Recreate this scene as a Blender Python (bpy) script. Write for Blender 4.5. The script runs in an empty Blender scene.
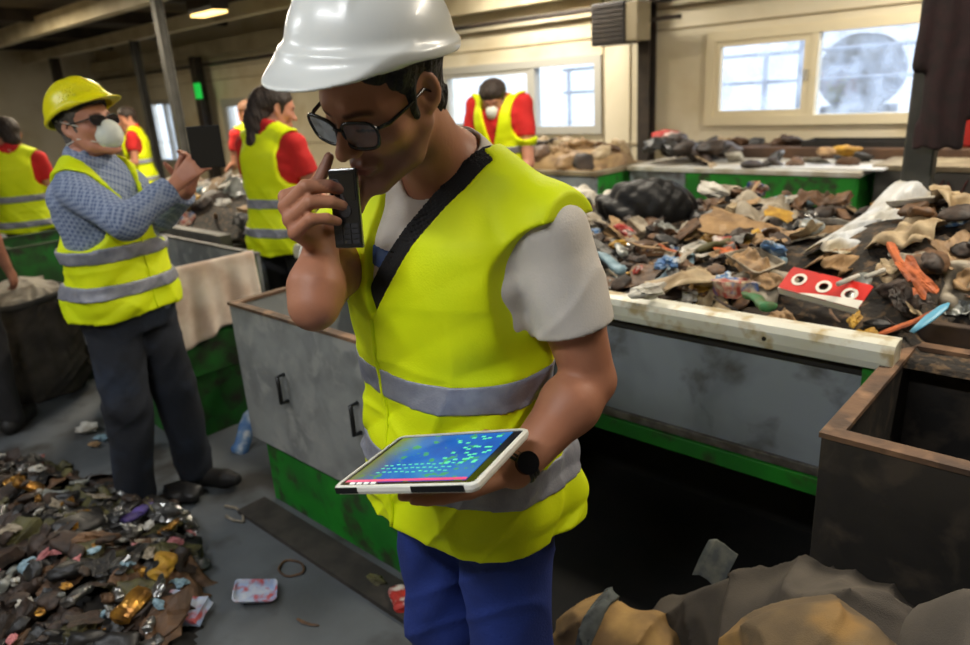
import bpy, bmesh, math, random
import numpy as np
from mathutils import Vector, Matrix, noise as mnoise

sc = bpy.context.scene
COL = sc.collection
PI = math.pi
rnd = random.Random(7)

# ------------------------------------------------------------------ camera
H = 1.65
FPX = 707.79
def _cam_rot():
    a = np.array([-805., 182.5, -FPX]); a /= np.linalg.norm(a)
    b = np.array([685., 276.5, -FPX]); b /= np.linalg.norm(b)
    X = -a; Z = np.cross(X, b); Z /= np.linalg.norm(Z); Y = np.cross(Z, X)
    return np.array([X, Y, Z])
CR = _cam_rot()
cam_d = bpy.data.cameras.new('camera'); cam = bpy.data.objects.new('camera', cam_d); COL.objects.link(cam)
cam_d.sensor_width = 36.0; cam_d.lens = FPX / 970 * 36.0
m4 = Matrix([[*map(float, CR[0]), 0], [*map(float, CR[1]), 0], [*map(float, CR[2]), H], [0, 0, 0, 1]])
cam.matrix_world = m4
cam_d.clip_start = 0.05; cam_d.clip_end = 200
cam_d.dof.use_dof = True; cam_d.dof.focus_distance = 1.28; cam_d.dof.aperture_fstop = 3.4
sc.camera = cam
_f = CR @ np.array([0, 0, -1.]); YAW = math.atan2(-_f[0], _f[1])
FW = np.array([-math.sin(YAW), math.cos(YAW), 0.]); RT = np.array([math.cos(YAW), math.sin(YAW), 0.])
def ray(x, y): return CR @ np.array([(x - 485) / FPX, -(y - 322.5) / FPX, -1.])
def at_z(x, y, z):
    r = ray(x, y); return np.array([0, 0, H]) + r * (z - H) / r[2]
def at_y(x, y, Y):
    r = ray(x, y); return np.array([0, 0, H]) + r * Y / r[1]
def at_d(x, y, d):
    r = ray(x, y); return np.array([0, 0, H]) + r * d / (r @ FW)

# ------------------------------------------------------------------ world, lights, exposure
w = bpy.data.worlds.new('World'); sc.world = w; w.use_nodes = True
nt = w.node_tree; bg = nt.nodes['Background']
sky = nt.nodes.new('ShaderNodeTexSky'); sky.sky_type = 'NISHITA'; sky.sun_disc = False
sky.sun_elevation = math.radians(38); sky.sun_rotation = math.radians(150); sky.dust_density = 4; sky.air_density = 1.0
mixs = nt.nodes.new('ShaderNodeMix'); mixs.data_type = 'RGBA'; mixs.inputs[0].default_value = 0.80
mixs.inputs[7].default_value = (0.86, 0.93, 1.0, 1)
nt.links.new(sky.outputs[0], mixs.inputs[6]); nt.links.new(mixs.outputs[2], bg.inputs[0])
bg.inputs[1].default_value = 2.0
def area_light(name, loc, size, power, color, rot=(0, 0, 0), label=None):
    l = bpy.data.lights.new(name, 'AREA'); l.shape = 'RECTANGLE'; l.size, l.size_y = size; l.energy = power; l.color = color
    o = bpy.data.objects.new(name, l); COL.objects.link(o); o.location = loc; o.rotation_euler = rot
    return o
# soft hazy sun from the window side
sun = bpy.data.lights.new('sun', 'SUN'); sun.energy = 2.2; sun.angle = math.radians(12); sun.color = (1, .95, .86)
sun_o = bpy.data.objects.new('sun', sun); COL.objects.link(sun_o); sun_o.rotation_euler = Vector((-.25, -1, -.62)).to_track_quat('-Z', 'Y').to_euler()
# ceiling tubes added out of view for light (fixtures further down, same places)
ADDED_LAMPS = [(0.4, 2.6, 3.0, 72, (1, .90, .74)), (-2.6, 3.2, 3.0, 70, (1, .90, .74)), (-7.0, 3.2, 3.0, 130, (1, .87, .66)), (-11.5, 2.7, 3.0, 200, (1, .86, .62)),
         (-3.6, -0.8, 3.0, 40, (.90, .95, 1)), (-0.6, 6.0, 3.0, 95, (1, .93, .80)), (-5.2, 6.3, 3.0, 100, (1, .93, .80)), (-0.6, -0.8, 3.0, 52, (.94, .97, 1))]
for lx, ly, lz, p, c in ADDED_LAMPS:
    area_light('added_tube_light', (lx, ly, lz), (1.5, .22), p, c)
sc.view_settings.view_transform = 'Standard'; sc.view_settings.look = 'None'
sc.view_settings.gamma = 1; sc.view_settings.use_curve_mapping = False
sc.view_settings.exposure = 0.0
sc.cycles.use_denoising = True
sc.cycles.max_bounces = 8

# ------------------------------------------------------------------ materials
MATS = {}
def rgb(r, g, b):
    f = lambda c: (c / 255 / 12.92) if c / 255 <= .04045 else ((c / 255 + .055) / 1.055) ** 2.4
    return (f(r), f(g), f(b), 1)
def M(name, c1, c2=None, scale=8, rough=.6, metal=0, bump=0, bscale=40, detail=4, spec=.5, lo=.38, hi=.62, trans=0, alpha=1, coat=0, sheen=0, c3=None, s3=3, attr=None, emit=0, distort=0):
    if name in MATS: return MATS[name]
    m = bpy.data.materials.new(name); m.use_nodes = True; n = m.node_tree.nodes; L = m.node_tree.links
    p = n['Principled BSDF']; c1 = rgb(*c1)
    p.inputs['Base Color'].default_value = c1; p.inputs['Roughness'].default_value = rough; p.inputs['Metallic'].default_value = metal
    p.inputs['Specular IOR Level'].default_value = spec; p.inputs['Transmission Weight'].default_value = trans
    p.inputs['Alpha'].default_value = alpha; p.inputs['Coat Weight'].default_value = coat; p.inputs['Sheen Weight'].default_value = sheen
    tc = n.new('ShaderNodeTexCoord'); out = None
    def mask(sca, l, h, seed=0):
        t = n.new('ShaderNodeTexNoise'); t.inputs['Scale'].default_value = sca; t.inputs['Detail'].default_value = detail
        t.inputs['Distortion'].default_value = distort; L.new(tc.outputs['Object'], t.inputs['Vector'])
        r = n.new('ShaderNodeMapRange'); r.inputs[1].default_value = l; r.inputs[2].default_value = h; L.new(t.outputs[0], r.inputs[0]); return r.outputs[0]
    def mix(fac, a, b):
        x = n.new('ShaderNodeMix'); x.data_type = 'RGBA'; L.new(fac, x.inputs[0])
        for sock, v in ((x.inputs[6], a), (x.inputs[7], b)):
            if isinstance(v, tuple): sock.default_value = v
            else: L.new(v, sock)
        return x.outputs[2]
    cur = c1
    if c2: cur = mix(mask(scale, lo, hi), cur, rgb(*c2))
    if c3: cur = mix(mask(s3, .52, .66), cur, rgb(*c3))
    if attr:
        a = n.new('ShaderNodeAttribute'); a.attribute_name = attr
        x = n.new('ShaderNodeMix'); x.data_type = 'RGBA'; x.blend_type = 'MULTIPLY'; x.inputs[0].default_value = 1
        if isinstance(cur, tuple): x.inputs[6].default_value = cur
        else: L.new(cur, x.inputs[6])
        L.new(a.outputs[0], x.inputs[7]); cur = x.outputs[2]
    if not isinstance(cur, tuple): L.new(cur, p.inputs['Base Color'])
    if bump:
        t = n.new('ShaderNodeTexNoise'); t.inputs['Scale'].default_value = bscale; t.inputs['Detail'].default_value = 3
        L.new(tc.outputs['Object'], t.inputs['Vector'])
        b = n.new('ShaderNodeBump'); b.inputs['Strength'].default_value = bump; b.inputs['Distance'].default_value = .01
        L.new(t.outputs[0], b.inputs['Height']); L.new(b.outputs[0], p.inputs['Normal'])
    if emit:
        p.inputs['Emission Strength'].default_value = emit; p.inputs['Emission Color'].default_value = c1
    MATS[name] = m; return m

# ------------------------------------------------------------------ object helpers
def tag(o, label=None, cat=None, group=None, kind=None):
    if label: o['label'] = label
    if cat: o['category'] = cat
    if group: o['group'] = group
    if kind: o['kind'] = kind
    return o
def empty(name, loc, rz=0, label=None, cat=None, group=None):
    o = bpy.data.objects.new(name, None); COL.objects.link(o); o.location = [float(v) for v in loc]; o.rotation_euler = (0, 0, rz)
    o.empty_display_size = .1
    return tag(o, label, cat, group)
def mesh_obj(name, v, f, mat, parent=None, smooth=False, mats=None, mi=None):
    me = bpy.data.meshes.new(name)
    me.from_pydata(v if isinstance(v, list) else v.tolist(), [], f if isinstance(f, list) else f.tolist()); 
    for m in (mats or [mat]): me.materials.append(m)
    if mi is not None: me.polygons.foreach_set('material_index', mi)
    if smooth: me.polygons.foreach_set('use_smooth', [True] * len(me.polygons))
    me.update()
    o = bpy.data.objects.new(name, me); COL.objects.link(o); o.parent = parent
    return o
def copy_tree(o, parent=None):
    c = o.copy(); COL.objects.link(c); c.parent = parent
    for ch in o.children: copy_tree(ch, c)
    return c

class G:
    """collects simple solids and links them as ONE mesh object"""
    def __init__(s): s.v = []; s.f = []; s.mi = []; s.cur = 0
    def add(s, v, f):
        b = len(s.v); s.v += [tuple(map(float, p)) for p in v]; s.f += [tuple(i + b for i in q) for q in f]; s.mi += [s.cur] * len(f); return s
    def box(s, lo, hi):
        x0, y0, z0 = lo; x1, y1, z1 = hi
        return s.add([(x0, y0, z0), (x1, y0, z0), (x1, y1, z0), (x0, y1, z0), (x0, y0, z1), (x1, y0, z1), (x1, y1, z1), (x0, y1, z1)],
                     [(0, 3, 2, 1), (4, 5, 6, 7), (0, 1, 5, 4), (1, 2, 6, 5), (2, 3, 7, 6), (3, 0, 4, 7)])
    def hexa(s, b, t):
        return s.add(list(b) + list(t), [(0, 3, 2, 1), (4, 5, 6, 7), (0, 1, 5, 4), (1, 2, 6, 5), (2, 3, 7, 6), (3, 0, 4, 7)])
    def tube(s, pts, r, n=8, closed=False, sy=1):
        P = [Vector(list(map(float, p))) for p in pts]; N = len(P); rr = r if isinstance(r, (list, tuple)) else [r] * N
        vs = []; up = None
        for i, p in enumerate(P):
            a = P[(i - 1) % N] if (closed or i) else p; b = P[(i + 1) % N] if (closed or i < N - 1) else p
            t = (b - a).normalized()
            if up is None: up = Vector((0, 0, 1)) if abs(t.z) < .9 else Vector((1, 0, 0))
            x = t.cross(up).normalized(); up = x.cross(t).normalized()
            for k in range(n):
                an = 2 * PI * k / n; vs.append(p + (x * math.cos(an) + up * math.sin(an) * sy) * rr[i])
        fs = []
        for i in range(N if closed else N - 1):
            j = (i + 1) % N
            for k in range(n):
                l = (k + 1) % n; fs.append((i * n + k, j * n + k, j * n + l, i * n + l))
        if not closed: fs += [tuple(range(n)), tuple(reversed(range((N - 1) * n, N * n)))]
        return s.add(vs, fs)
    def cyl(s, a, b, r, n=16, r2=None): return s.tube([a, b], [r, r if r2 is None else r2], n)
    def lathe(s, prof, n=16, c=(0, 0, 0), cap=True):
        vs = [(c[0] + r * math.cos(2 * PI * k / n), c[1] + r * math.sin(2 * PI * k / n), c[2] + z) for r, z in prof for k in range(n)]
        fs = [(i * n + k, i * n + (k + 1) % n, (i + 1) * n + (k + 1) % n, (i + 1) * n + k) for i in range(len(prof) - 1) for k in range(n)]
        if cap: fs += [tuple(reversed(range(n))), tuple(range((len(prof) - 1) * n, len(prof) * n))]
        return s.add(vs, fs)
    def sheet(s, fn, nu, nv, th=.002):
        """thickened sheet: fn(u,v)->xyz"""
        g = [[Vector(fn(i / nu, j / nv)) for j in range(nv + 1)] for i in range(nu + 1)]
        top = []; bot = []
        for i in range(nu + 1):
            for j in range(nv + 1):
                du = g[min(i + 1, nu)][j] - g[max(i - 1, 0)][j]; dv = g[i][min(j + 1, nv)] - g[i][max(j - 1, 0)]
                nn = du.cross(dv); nn = nn.normalized() if nn.length > 1e-9 else Vector((0, 0, 1))
                top.append(g[i][j] + nn * th / 2); bot.append(g[i][j] - nn * th / 2)
        K = (nu + 1) * (nv + 1); q = lambda i, j: i * (nv + 1) + j; fs = []
        for i in range(nu):
            for j in range(nv):
                a, b, c, d = q(i, j), q(i + 1, j), q(i + 1, j + 1), q(i, j + 1)
                fs += [(a, b, c, d), (K + d, K + c, K + b, K + a)]
        ring = [q(i, 0) for i in range(nu + 1)] + [q(nu, j) for j in range(1, nv + 1)] + [q(i, nv) for i in range(nu - 1, -1, -1)] + [q(0, j) for j in range(nv - 1, 0, -1)]
        for a, b in zip(ring, ring[1:] + ring[:1]): fs.append((b, a, K + a, K + b))
        return s.add(top + bot, fs)
    def xf(s, mt):
        s.v = [tuple(mt @ Vector(p)) for p in s.v]; return s
    def build(s, name, mat, parent=None, smooth=False, mats=None, bevel=0):
        o = mesh_obj(name, s.v, s.f, mat, parent, smooth, mats, s.mi if mats else None)
        if bevel:
            b = o.modifiers.new('bevel', 'BEVEL'); b.width = bevel; b.segments = 2; b.limit_method = 'ANGLE'
        return o
# ------------------------------------------------------------------ signed-distance modelling (bodies, clothes, sacks)
F = np.float32
def A(*p): return np.array(p, dtype=F)
def smin(a, b, k):
    h = np.clip(.5 + .5 * (b - a) / k, 0, 1); return b * (1 - h) + a * h - k * h * (1 - h)
def smax(a, b, k): return -smin(-a, -b, k)
def cone(P, a, b, r1, r2):
    a = np.asarray(a, F); b = np.asarray(b, F); ba = b - a; l2 = max(float(ba @ ba), 1e-9)
    t = np.clip(((P - a) @ ba) / l2, 0, 1); d = P - a - t[:, None] * ba
    return np.sqrt((d * d).sum(1)) - (r1 + (r2 - r1) * t)
def chain(P, pts, rs, k=.01):
    d = None
    for i in range(len(pts) - 1):
        c = cone(P, pts[i], pts[i + 1], rs[i], rs[i + 1]); d = c if d is None else smin(d, c, k)
    return d
def ell(P, c, r):
    q = (P - np.asarray(c, F)) / np.asarray(r, F); k = np.sqrt((q * q).sum(1)); return (k - 1) * min(r)
def ball(P, c, r):
    q = P - np.asarray(c, F); return np.sqrt((q * q).sum(1)) - r
def rbox(P, c, h, r=0.):
    q = np.abs(P - np.asarray(c, F)) - (np.asarray(h, F) - r); m = np.maximum(q, 0)
    return np.sqrt((m * m).sum(1)) + np.minimum(q.max(1), 0) - r
def near(P, c, r, fn):
    d = np.sqrt(((P - np.asarray(c, F)) ** 2).sum(1)) - r; out = d + .03; m = d < .06
    if m.any(): out[m] = fn(P[m])
    return out
def loft(P, tab, ex=2.3):
    """body of elliptical cross sections, tab rows: z, cx, cy, rx, ry"""
    tab = np.asarray(tab, float); z = P[:, 2]
    cx, cy, rx, ry = (np.interp(z, tab[:, 0], tab[:, i]).astype(F) for i in (1, 2, 3, 4))
    q = (np.abs((P[:, 0] - cx) / rx) ** ex + np.abs((P[:, 1] - cy) / ry) ** ex) ** (1 / ex)
    d = (q - 1) * np.minimum(rx, ry) * .95
    return np.maximum(d, np.maximum(tab[0, 0] - z, z - tab[-1, 0]))
def smooth_tab(tab, n=40):
    tab = np.asarray(tab, float); z = np.linspace(tab[0, 0], tab[-1, 0], n); out = [z]
    for i in range(1, 5):
        y = np.interp(z, tab[:, 0], tab[:, i]); 
        for _ in range(3): y[1:-1] = (y[:-2] + 2 * y[1:-1] + y[2:]) / 4
        out.append(y)
    return np.array(out).T
def nets(fn, lo, hi, h, B=12):
    lo = np.asarray(lo, float); hi = np.asarray(hi, float)
    n = (np.ceil((hi - lo) / h / B).astype(int)) * B + 1
    D = np.full(n, 1., F)
    nb = (n - 1) // B
    ax = [lo[i] + (np.arange(nb[i]) + .5) * B * h for i in range(3)]
    C = np.stack(np.meshgrid(*ax, indexing='ij'), -1).reshape(-1, 3).astype(F)
    dc = fn(C); rad = B * h * .5 * 1.75 + h * 2
    idx = np.stack(np.meshgrid(*[np.arange(k) for k in nb], indexing='ij'), -1).reshape(-1, 3)
    loc = np.stack(np.meshgrid(*[np.arange(B + 1)] * 3, indexing='ij'), -1).reshape(-1, 3)
    neg = idx[dc < -rad]
    for i in neg: D[i[0] * B:i[0] * B + B + 1, i[1] * B:i[1] * B + B + 1, i[2] * B:i[2] * B + B + 1] = -1
    act = idx[np.abs(dc) <= rad]
    for s in range(0, len(act), 200):
        a = act[s:s + 200]; I = (a[:, None, :] * B + loc[None]).reshape(-1, 3)
        d = fn((lo + I * h).astype(F)); D[I[:, 0], I[:, 1], I[:, 2]] = d
    S = D < 0
    c = np.zeros(np.array(D.shape) - 1, np.int8)
    for dx in (0, 1):
        for dy in (0, 1):
            for dz in (0, 1): c += S[dx:dx + c.shape[0], dy:dy + c.shape[1], dz:dz + c.shape[2]]
    cells = np.argwhere((c > 0) & (c < 8))
    vid = np.full(c.shape, -1, np.int64); vid[tuple(cells.T)] = np.arange(len(cells))
    acc = np.zeros((len(cells), 3)); cnt = np.zeros(len(cells))
    co = np.array([(i, j, k) for i in (0, 1) for j in (0, 1) for k in (0, 1)])
    for i in range(8):
        for j in range(i + 1, 8):
            if np.abs(co[i] - co[j]).sum() != 1: continue
            a = D[tuple((cells + co[i]).T)]; b = D[tuple((cells + co[j]).T)]; m = (a < 0) != (b < 0)
            t = np.clip(a[m] / (a[m] - b[m]), 0, 1); acc[m] += co[i] + t[:, None] * (co[j] - co[i]); cnt[m] += 1
    V = lo + (cells + acc / cnt[:, None]) * h
    Fs = []
    for ax_ in range(3):
        u, w_ = [(1, 2), (2, 0), (0, 1)][ax_]
        sl0 = [slice(None)] * 3; sl1 = [slice(None)] * 3; sl0[ax_] = slice(0, -1); sl1[ax_] = slice(1, None)
        e = S[tuple(sl0)] != S[tuple(sl1)]; E_ = np.argwhere(e)
        ok = (E_[:, u] > 0) & (E_[:, w_] > 0) & (E_[:, u] < c.shape[u]) & (E_[:, w_] < c.shape[w_]); E_ = E_[ok]
        sg = S[tuple(E_.T)]
        q = []
        for du, dw in ((-1, -1), (0, -1), (0, 0), (-1, 0)):
            k = E_.copy(); k[:, u] += du; k[:, w_] += dw; q.append(vid[tuple(k.T)])
        q = np.stack(q, 1); q[~sg] = q[~sg][:, ::-1]
        Fs.append(q)
    Fq = np.concatenate(Fs); Fq = Fq[(Fq >= 0).all(1)]
    # one light smoothing pass
    nbs = np.zeros_like(V); nc = np.zeros(len(V))
    for i in range(4):
        a = Fq[:, i]; b = Fq[:, (i + 1) % 4]; np.add.at(nbs, a, V[b]); np.add.at(nc, a, 1)
    V = V * .5 + nbs / np.maximum(nc, 1)[:, None] * .5
    return V, Fq
def sdf_obj(name, fn, lo, hi, h, mat, parent=None, colfn=None):
    V, Q = nets(fn, lo, hi, h)
    me = bpy.data.meshes.new(name)
    me.vertices.add(len(V)); me.vertices.foreach_set('co', V.astype(F).ravel())
    me.loops.add(len(Q) * 4); me.loops.foreach_set('vertex_index', Q.astype(np.int32).ravel())
    me.polygons.add(len(Q)); me.polygons.foreach_set('loop_start', np.arange(0, len(Q) * 4, 4, dtype=np.int32))
    me.polygons.foreach_set('use_smooth', np.ones(len(Q), bool))
    me.materials.append(mat); me.update(calc_edges=True); me.validate()
    if colfn is not None:
        c = me.color_attributes.new('tint', 'FLOAT_COLOR', 'POINT'); cc = np.ones((len(V), 4), F); cc[:, :3] = colfn(V.astype(F))
        c.data.foreach_set('color', cc.ravel())
    o = bpy.data.objects.new(name, me); COL.objects.link(o); o.parent = parent
    return o
def eul(yaw=0, pitch=0, roll=0):
    """columns = local axes in parent frame. pitch>0 looks down, yaw>0 turns to the person's left, roll>0 tilts the head to its right"""
    cy, sy = math.cos(yaw), math.sin(yaw); cp, sp = math.cos(-pitch), math.sin(-pitch); cr, sr = math.cos(roll), math.sin(roll)
    Rz = np.array([[cy, -sy, 0], [sy, cy, 0], [0, 0, 1]]); Rx = np.array([[1, 0, 0], [0, cp, -sp], [0, sp, cp]]); Ry = np.array([[cr, 0, sr], [0, 1, 0], [-sr, 0, cr]])
    return (Rz @ Rx @ Ry).astype(F)
# ------------------------------------------------------------------ the hall
S = lambda o: tag(o, kind='structure')
WALL = M('wall_panel_cream', (218, 208, 184), (208, 197, 170), scale=1.3, rough=.6, c3=(198, 182, 148), s3=1.1, bump=.05)
WALLD = M('wall_joint', (150, 134, 104), rough=.7)
CEILM = M('ceiling_sheet', (104, 90, 66), (80, 69, 52), scale=1.2, rough=.8)
BEAM_C = M('beam_cream', (214, 202, 172), (190, 174, 140), scale=2, rough=.55)
STEEL_D = M('steel_dark_brown', (62, 52, 44), (44, 38, 34), scale=6, rough=.6)
STEEL_G = M('steel_grey_paint', (72, 72, 70), (58, 58, 56), scale=6, rough=.5)
FLOORM = M('floor_concrete', (98, 102, 105), (78, 81, 83), scale=2.2, rough=.65, c3=(54, 52, 50), s3=3.1, bump=.1, bscale=60)
S(G().box((-19, -4, -.2), (5, 7.4, 0)).build('floor', FLOORM))
# back wall with the window openings cut out
ops = [(-3.40, -1.42, 1.20, 2.00), (-7.28, -4.76, 1.13, 1.90), (-13.3, -12.45, 1.0, 1.72), (-16.7, -15.45, .55, 1.80)]
g = G(); xs = -19.2
for x0, x1, z0, z1 in sorted(ops):
    g.box((xs, 7.2, 0), (x0, 7.4, 3.2)); g.box((x0, 7.2, 0), (x1, 7.4, z0)); g.box((x0, 7.2, z1), (x1, 7.4, 3.2)); xs = x1
g.box((xs, 7.2, 0), (5.2, 7.4, 3.2)); S(g.build('wall_back', WALL))
S(G().box((-19.2, -4.2, 0), (5.2, -4, 3.2)).build('wall_front', WALL)); S(G().box((-19.2, -4, 0), (-19, 7.4, 3.2)).build('wall_left', WALL)); S(G().box((5, -4, 0), (5.2, 7.4, 3.2)).build('wall_right', WALL))
S(G().box((-19.2, -4, 3.2), (5.2, 7.4, 3.35)).build('ceiling', CEILM))
n_ = 1
for z in (2.12, 2.32, .96):                                   # long horizontal panel joints and the pipe under the eaves
    S(G().box((-19, 7.185, z), (5, 7.2, z + .012)).build('trim_%d' % n_, WALLD)); n_ += 1
for x in (-8.2, -5.9 + 1.1 + .1, -4.35, -.6):
    S(G().box((x, 7.186, 0), (x + .012, 7.2, 3.2)).build('trim_%d' % n_, WALLD)); n_ += 1
FRAME_C = M('window_frame_cream', (220, 208, 178), rough=.45); FRAME_G = M('window_frame_grey', (170, 168, 160), rough=.45)
def glass_mat(name, dirt, l, h, sc_):
    m = bpy.data.materials.new(name); m.use_nodes = True; n = m.node_tree.nodes; L = m.node_tree.links; out = n['Material Output']
    t = n.new('ShaderNodeBsdfTransparent'); t.inputs[0].default_value = (.93, .96, 1, 1); d = n.new('ShaderNodeBsdfTranslucent'); d.inputs[0].default_value = rgb(*dirt)
    gl = n.new('ShaderNodeBsdfGlossy'); gl.inputs['Roughness'].default_value = .05
    no = n.new('ShaderNodeTexNoise'); no.inputs['Scale'].default_value = sc_; no.inputs['Detail'].default_value = 5; tc = n.new('ShaderNodeTexCoord'); L.new(tc.outputs['Object'], no.inputs['Vector'])
    r = n.new('ShaderNodeMapRange'); r.inputs[1].default_value = .35; r.inputs[2].default_value = .7; r.inputs[3].default_value = l; r.inputs[4].default_value = h; L.new(no.outputs[0], r.inputs[0])
    x = n.new('ShaderNodeMixShader'); L.new(r.outputs[0], x.inputs[0]); L.new(t.outputs[0], x.inputs[1]); L.new(d.outputs[0], x.inputs[2])
    y = n.new('ShaderNodeMixShader'); y.inputs[0].default_value = .04; L.new(x.outputs[0], y.inputs[1]); L.new(gl.outputs[0], y.inputs[2]); L.new(y.outputs[0], out.inputs[0]); return m
GLASS = glass_mat('window_glass_dusty', (205, 215, 230), .08, .45, 6); GLASS2 = glass_mat('window_glass', (225, 235, 245), .05, .2, 3)
def frame_box(g, x0, x1, z0, z1, t, y0, y1):
    g.box((x0, y0, z0), (x1, y1, z0 + t)); g.box((x0, y0, z1 - t), (x1, y1, z1)); g.box((x0, y0, z0 + t), (x0 + t, y1, z1 - t)); g.box((x1 - t, y0, z0 + t), (x1, y1, z1 - t)); return g
def window(k, x0, x1, z0, z1, mull, sashes, fm, gm):
    e = S(empty('window_%d' % k, ((x0 + x1) / 2, 7.2, z0)))
    ox = (x0 + x1) / 2
    def bld(g, nm, m, par): g.v = [(a - ox, b - 7.2, c - z0) for a, b, c in g.v]; return g.build(nm, m, par)
    bld(frame_box(G(), x0 - .05, x1 + .05, z0 - .05, z1 + .05, .09, 7.165, 7.30), 'window_frame', fm, e)
    cells = [x0] + mull + [x1]
    for x in mull: bld(G().box((x - .03, 7.17, z0), (x + .03, 7.29, z1)), 'mullion', fm, e)
    for i in range(len(cells) - 1):
        a, b = cells[i] + .03, cells[i + 1] - .03
        if i in sashes:
            s_ = bld(frame_box(G(), a + .0, b, z0 + .03, z1 - .03, .065, 7.18, 7.25), 'sash', fm, e); hd_ = G().box((b - .045, 7.14, (z0 + z1) / 2 - .05), (b - .02, 7.18, (z0 + z1) / 2 + .05)); bld(hd_, 'sash_handle', FRAME_G, s_)
        bld(G().box((a, 7.24, z0 + .02), (b, 7.246, z1 - .02)), 'pane', gm, e)
    return e
window(1, -3.40, -1.42, 1.20, 2.00, [-2.40], [0], FRAME_C, GLASS)
window(2, -7.28, -4.76, 1.13, 1.90, [-5.70], [0], FRAME_G, GLASS2)
window(3, -13.3, -12.45, 1.0, 1.72, [], [0], FRAME_G, GLASS2)
window(4, -16.7, -15.45, .55, 1.80, [-15.85], [], FRAME_G, GLASS2)
# long cream beams and the dark pipe under the ceiling
def hall_piece(name, lo, hi, mat, label, cat, group=None, bevel=.01):
    c = [(lo[0] + hi[0]) / 2, (lo[1] + hi[1]) / 2, lo[2]]
    o = G().box([lo[i] - c[i] for i in range(3)], [hi[i] - c[i] for i in range(3)]).build(name, mat, bevel=bevel); o.location = c; return tag(o, label, cat, group)
for i, (y, z0, z1, x0, x1) in enumerate([(4.05, 2.84, 3.08, -19, 5), (5.60, 2.80, 2.99, -19, 5), (7.02, 2.56, 2.80, -19, 5), (2.2, 2.95, 3.2, -19, -6)]):
    S(G().box((x0, y - .0, z0), (x1, y + .16, z1)).build('trim_%d' % n_, BEAM_C)); n_ += 1
for i in range(9):
    x = -18 + i * 2.6
    S(G().box((x, 0, 3.02), (x + .12, 7.2, 3.2)).build('trim_%d' % n_, STEEL_D)); n_ += 1
S(G().cyl((-19, 7.08, 2.42), (5, 7.08, 2.40), .028, 10).build('trim_%d' % n_, STEEL_D, smooth=True)); n_ += 1
def column(x, y, w_, top, mat, label):
    r = empty('steel_column', (x, y, 0), 0, label, 'column')
    g = G(); g.box((-w_ / 2, -w_ / 2, .015), (w_ / 2, -w_ / 2 + .015, top)); g.box((-w_ / 2, w_ / 2 - .015, .015), (w_ / 2, w_ / 2, top)); g.box((-.008, -w_ / 2 + .015, .015), (.008, w_ / 2 - .015, top)); g.build('shaft', mat, r)
    G().box((-w_ / 2 - .04, -w_ / 2 - .04, 0), (w_ / 2 + .04, w_ / 2 + .04, .015)).build('base_plate', mat, r); return r
column(-4.08, 7.09, .14, 3.2, STEEL_D, 'dark steel column against the cream wall right of the bright window')
column(-8.47, 3.98, .10, 2.84, STEEL_G, 'grey steel column behind the man in the yellow helmet')
column(-13.2, 5.68, .12, 2.80, STEEL_G, 'thin grey column farther back, left of the bright doorway')
column(-13.6, 6.93, .18, 2.56, STEEL_D, 'dark column carrying the small green exit sign')
column(-17.2, 5.68, .16, 2.80, STEEL_D, 'dark column farthest left at the end of the hall')
p = at_y(198, 91, 6.80); o = G().box((-.10, -.02, -.14), (.10, .02, .14)).build('exit_sign', M('exit_green', (30, 190, 70), rough=.4, emit=.8)); o.location = p.tolist(); tag(o, 'small green lit exit sign fixed to a dark column', 'sign')
# fixtures of the added tubes, then the small warm ceiling lamp
LWH = ['over the right end of the sorting conveyor', 'over the sorting conveyor behind the man in front', 'over the left end of the sorting conveyor', 'farthest away beyond the conveyor', 'over the bare floor on the near side', 'right under the wall side beam', 'under the wall side beam near the bright window', 'over the spot where the photographer stands']
LWHITE = M('added_lamp_housing', (200, 196, 184), rough=.4); LGLOW = M('added_tube_glow', (255, 226, 170), rough=.4, emit=6)
for i, (lx, ly, lz, p_, c_) in enumerate(ADDED_LAMPS):
    r = empty('ceiling_lamp', (lx, ly, lz + .03), 0, 'added fluorescent ceiling lamp ' + LWH[i], 'ceiling lamp', 'added ceiling lamps')
    G().box((-.75, -.11, .03), (.75, .11, .10)).build('housing', LWHITE, r, bevel=.01)
    for s_ in (-.05, .05): G().cyl((-.72, s_, .012), (.72, s_, .012), .014, 8).build('tube', LGLOW, r, True)
    for s_ in (-.6, .6): G().cyl((s_, 0, .10), (s_, 0, 3.2 - lz - .03), .005, 6).build('hanger', STEEL_D, r)
q = at_z(209, 15, 2.70); r = empty('ceiling_lamp', q, 0, 'small glowing warm lamp hanging under the ceiling above the column', 'ceiling lamp')
G().box((-.28, -.09, 0), (.28, .09, .03)).build('diffuser', M('lamp_warm', (255, 214, 130), emit=3.5), r); G().box((-.30, -.11, .03), (.30, .11, .50)).build('housing', STEEL_D, r)
# wall heater beside the column
q = at_y(615, 45, 6.75); r = empty('wall_heater', q, 0, 'dark box heater hanging from a bracket near the cream wall', 'heater')
G().box((-.20, -.14, 0), (.20, .14, .40)).build('casing', M('heater_dark', (38, 36, 38), (52, 48, 46), scale=20, rough=.5), r, bevel=.01)
G().box((.20, -.13, .02), (.34, .13, .38)).build('fan_cover', M('heater_grey', (150, 138, 112), rough=.5), r, bevel=.01)
G().tube([(.27, .1, .20), (.45, .2, .22), (.60, .27, .22)], .022, 8).build('bracket', STEEL_D, r, True)
g = G(); [g.box((-.18, -.148, .04 + i * .045), (.18, -.139, .06 + i * .045)) for i in range(8)]; g.build('louvre', STEEL_D, r)
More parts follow.
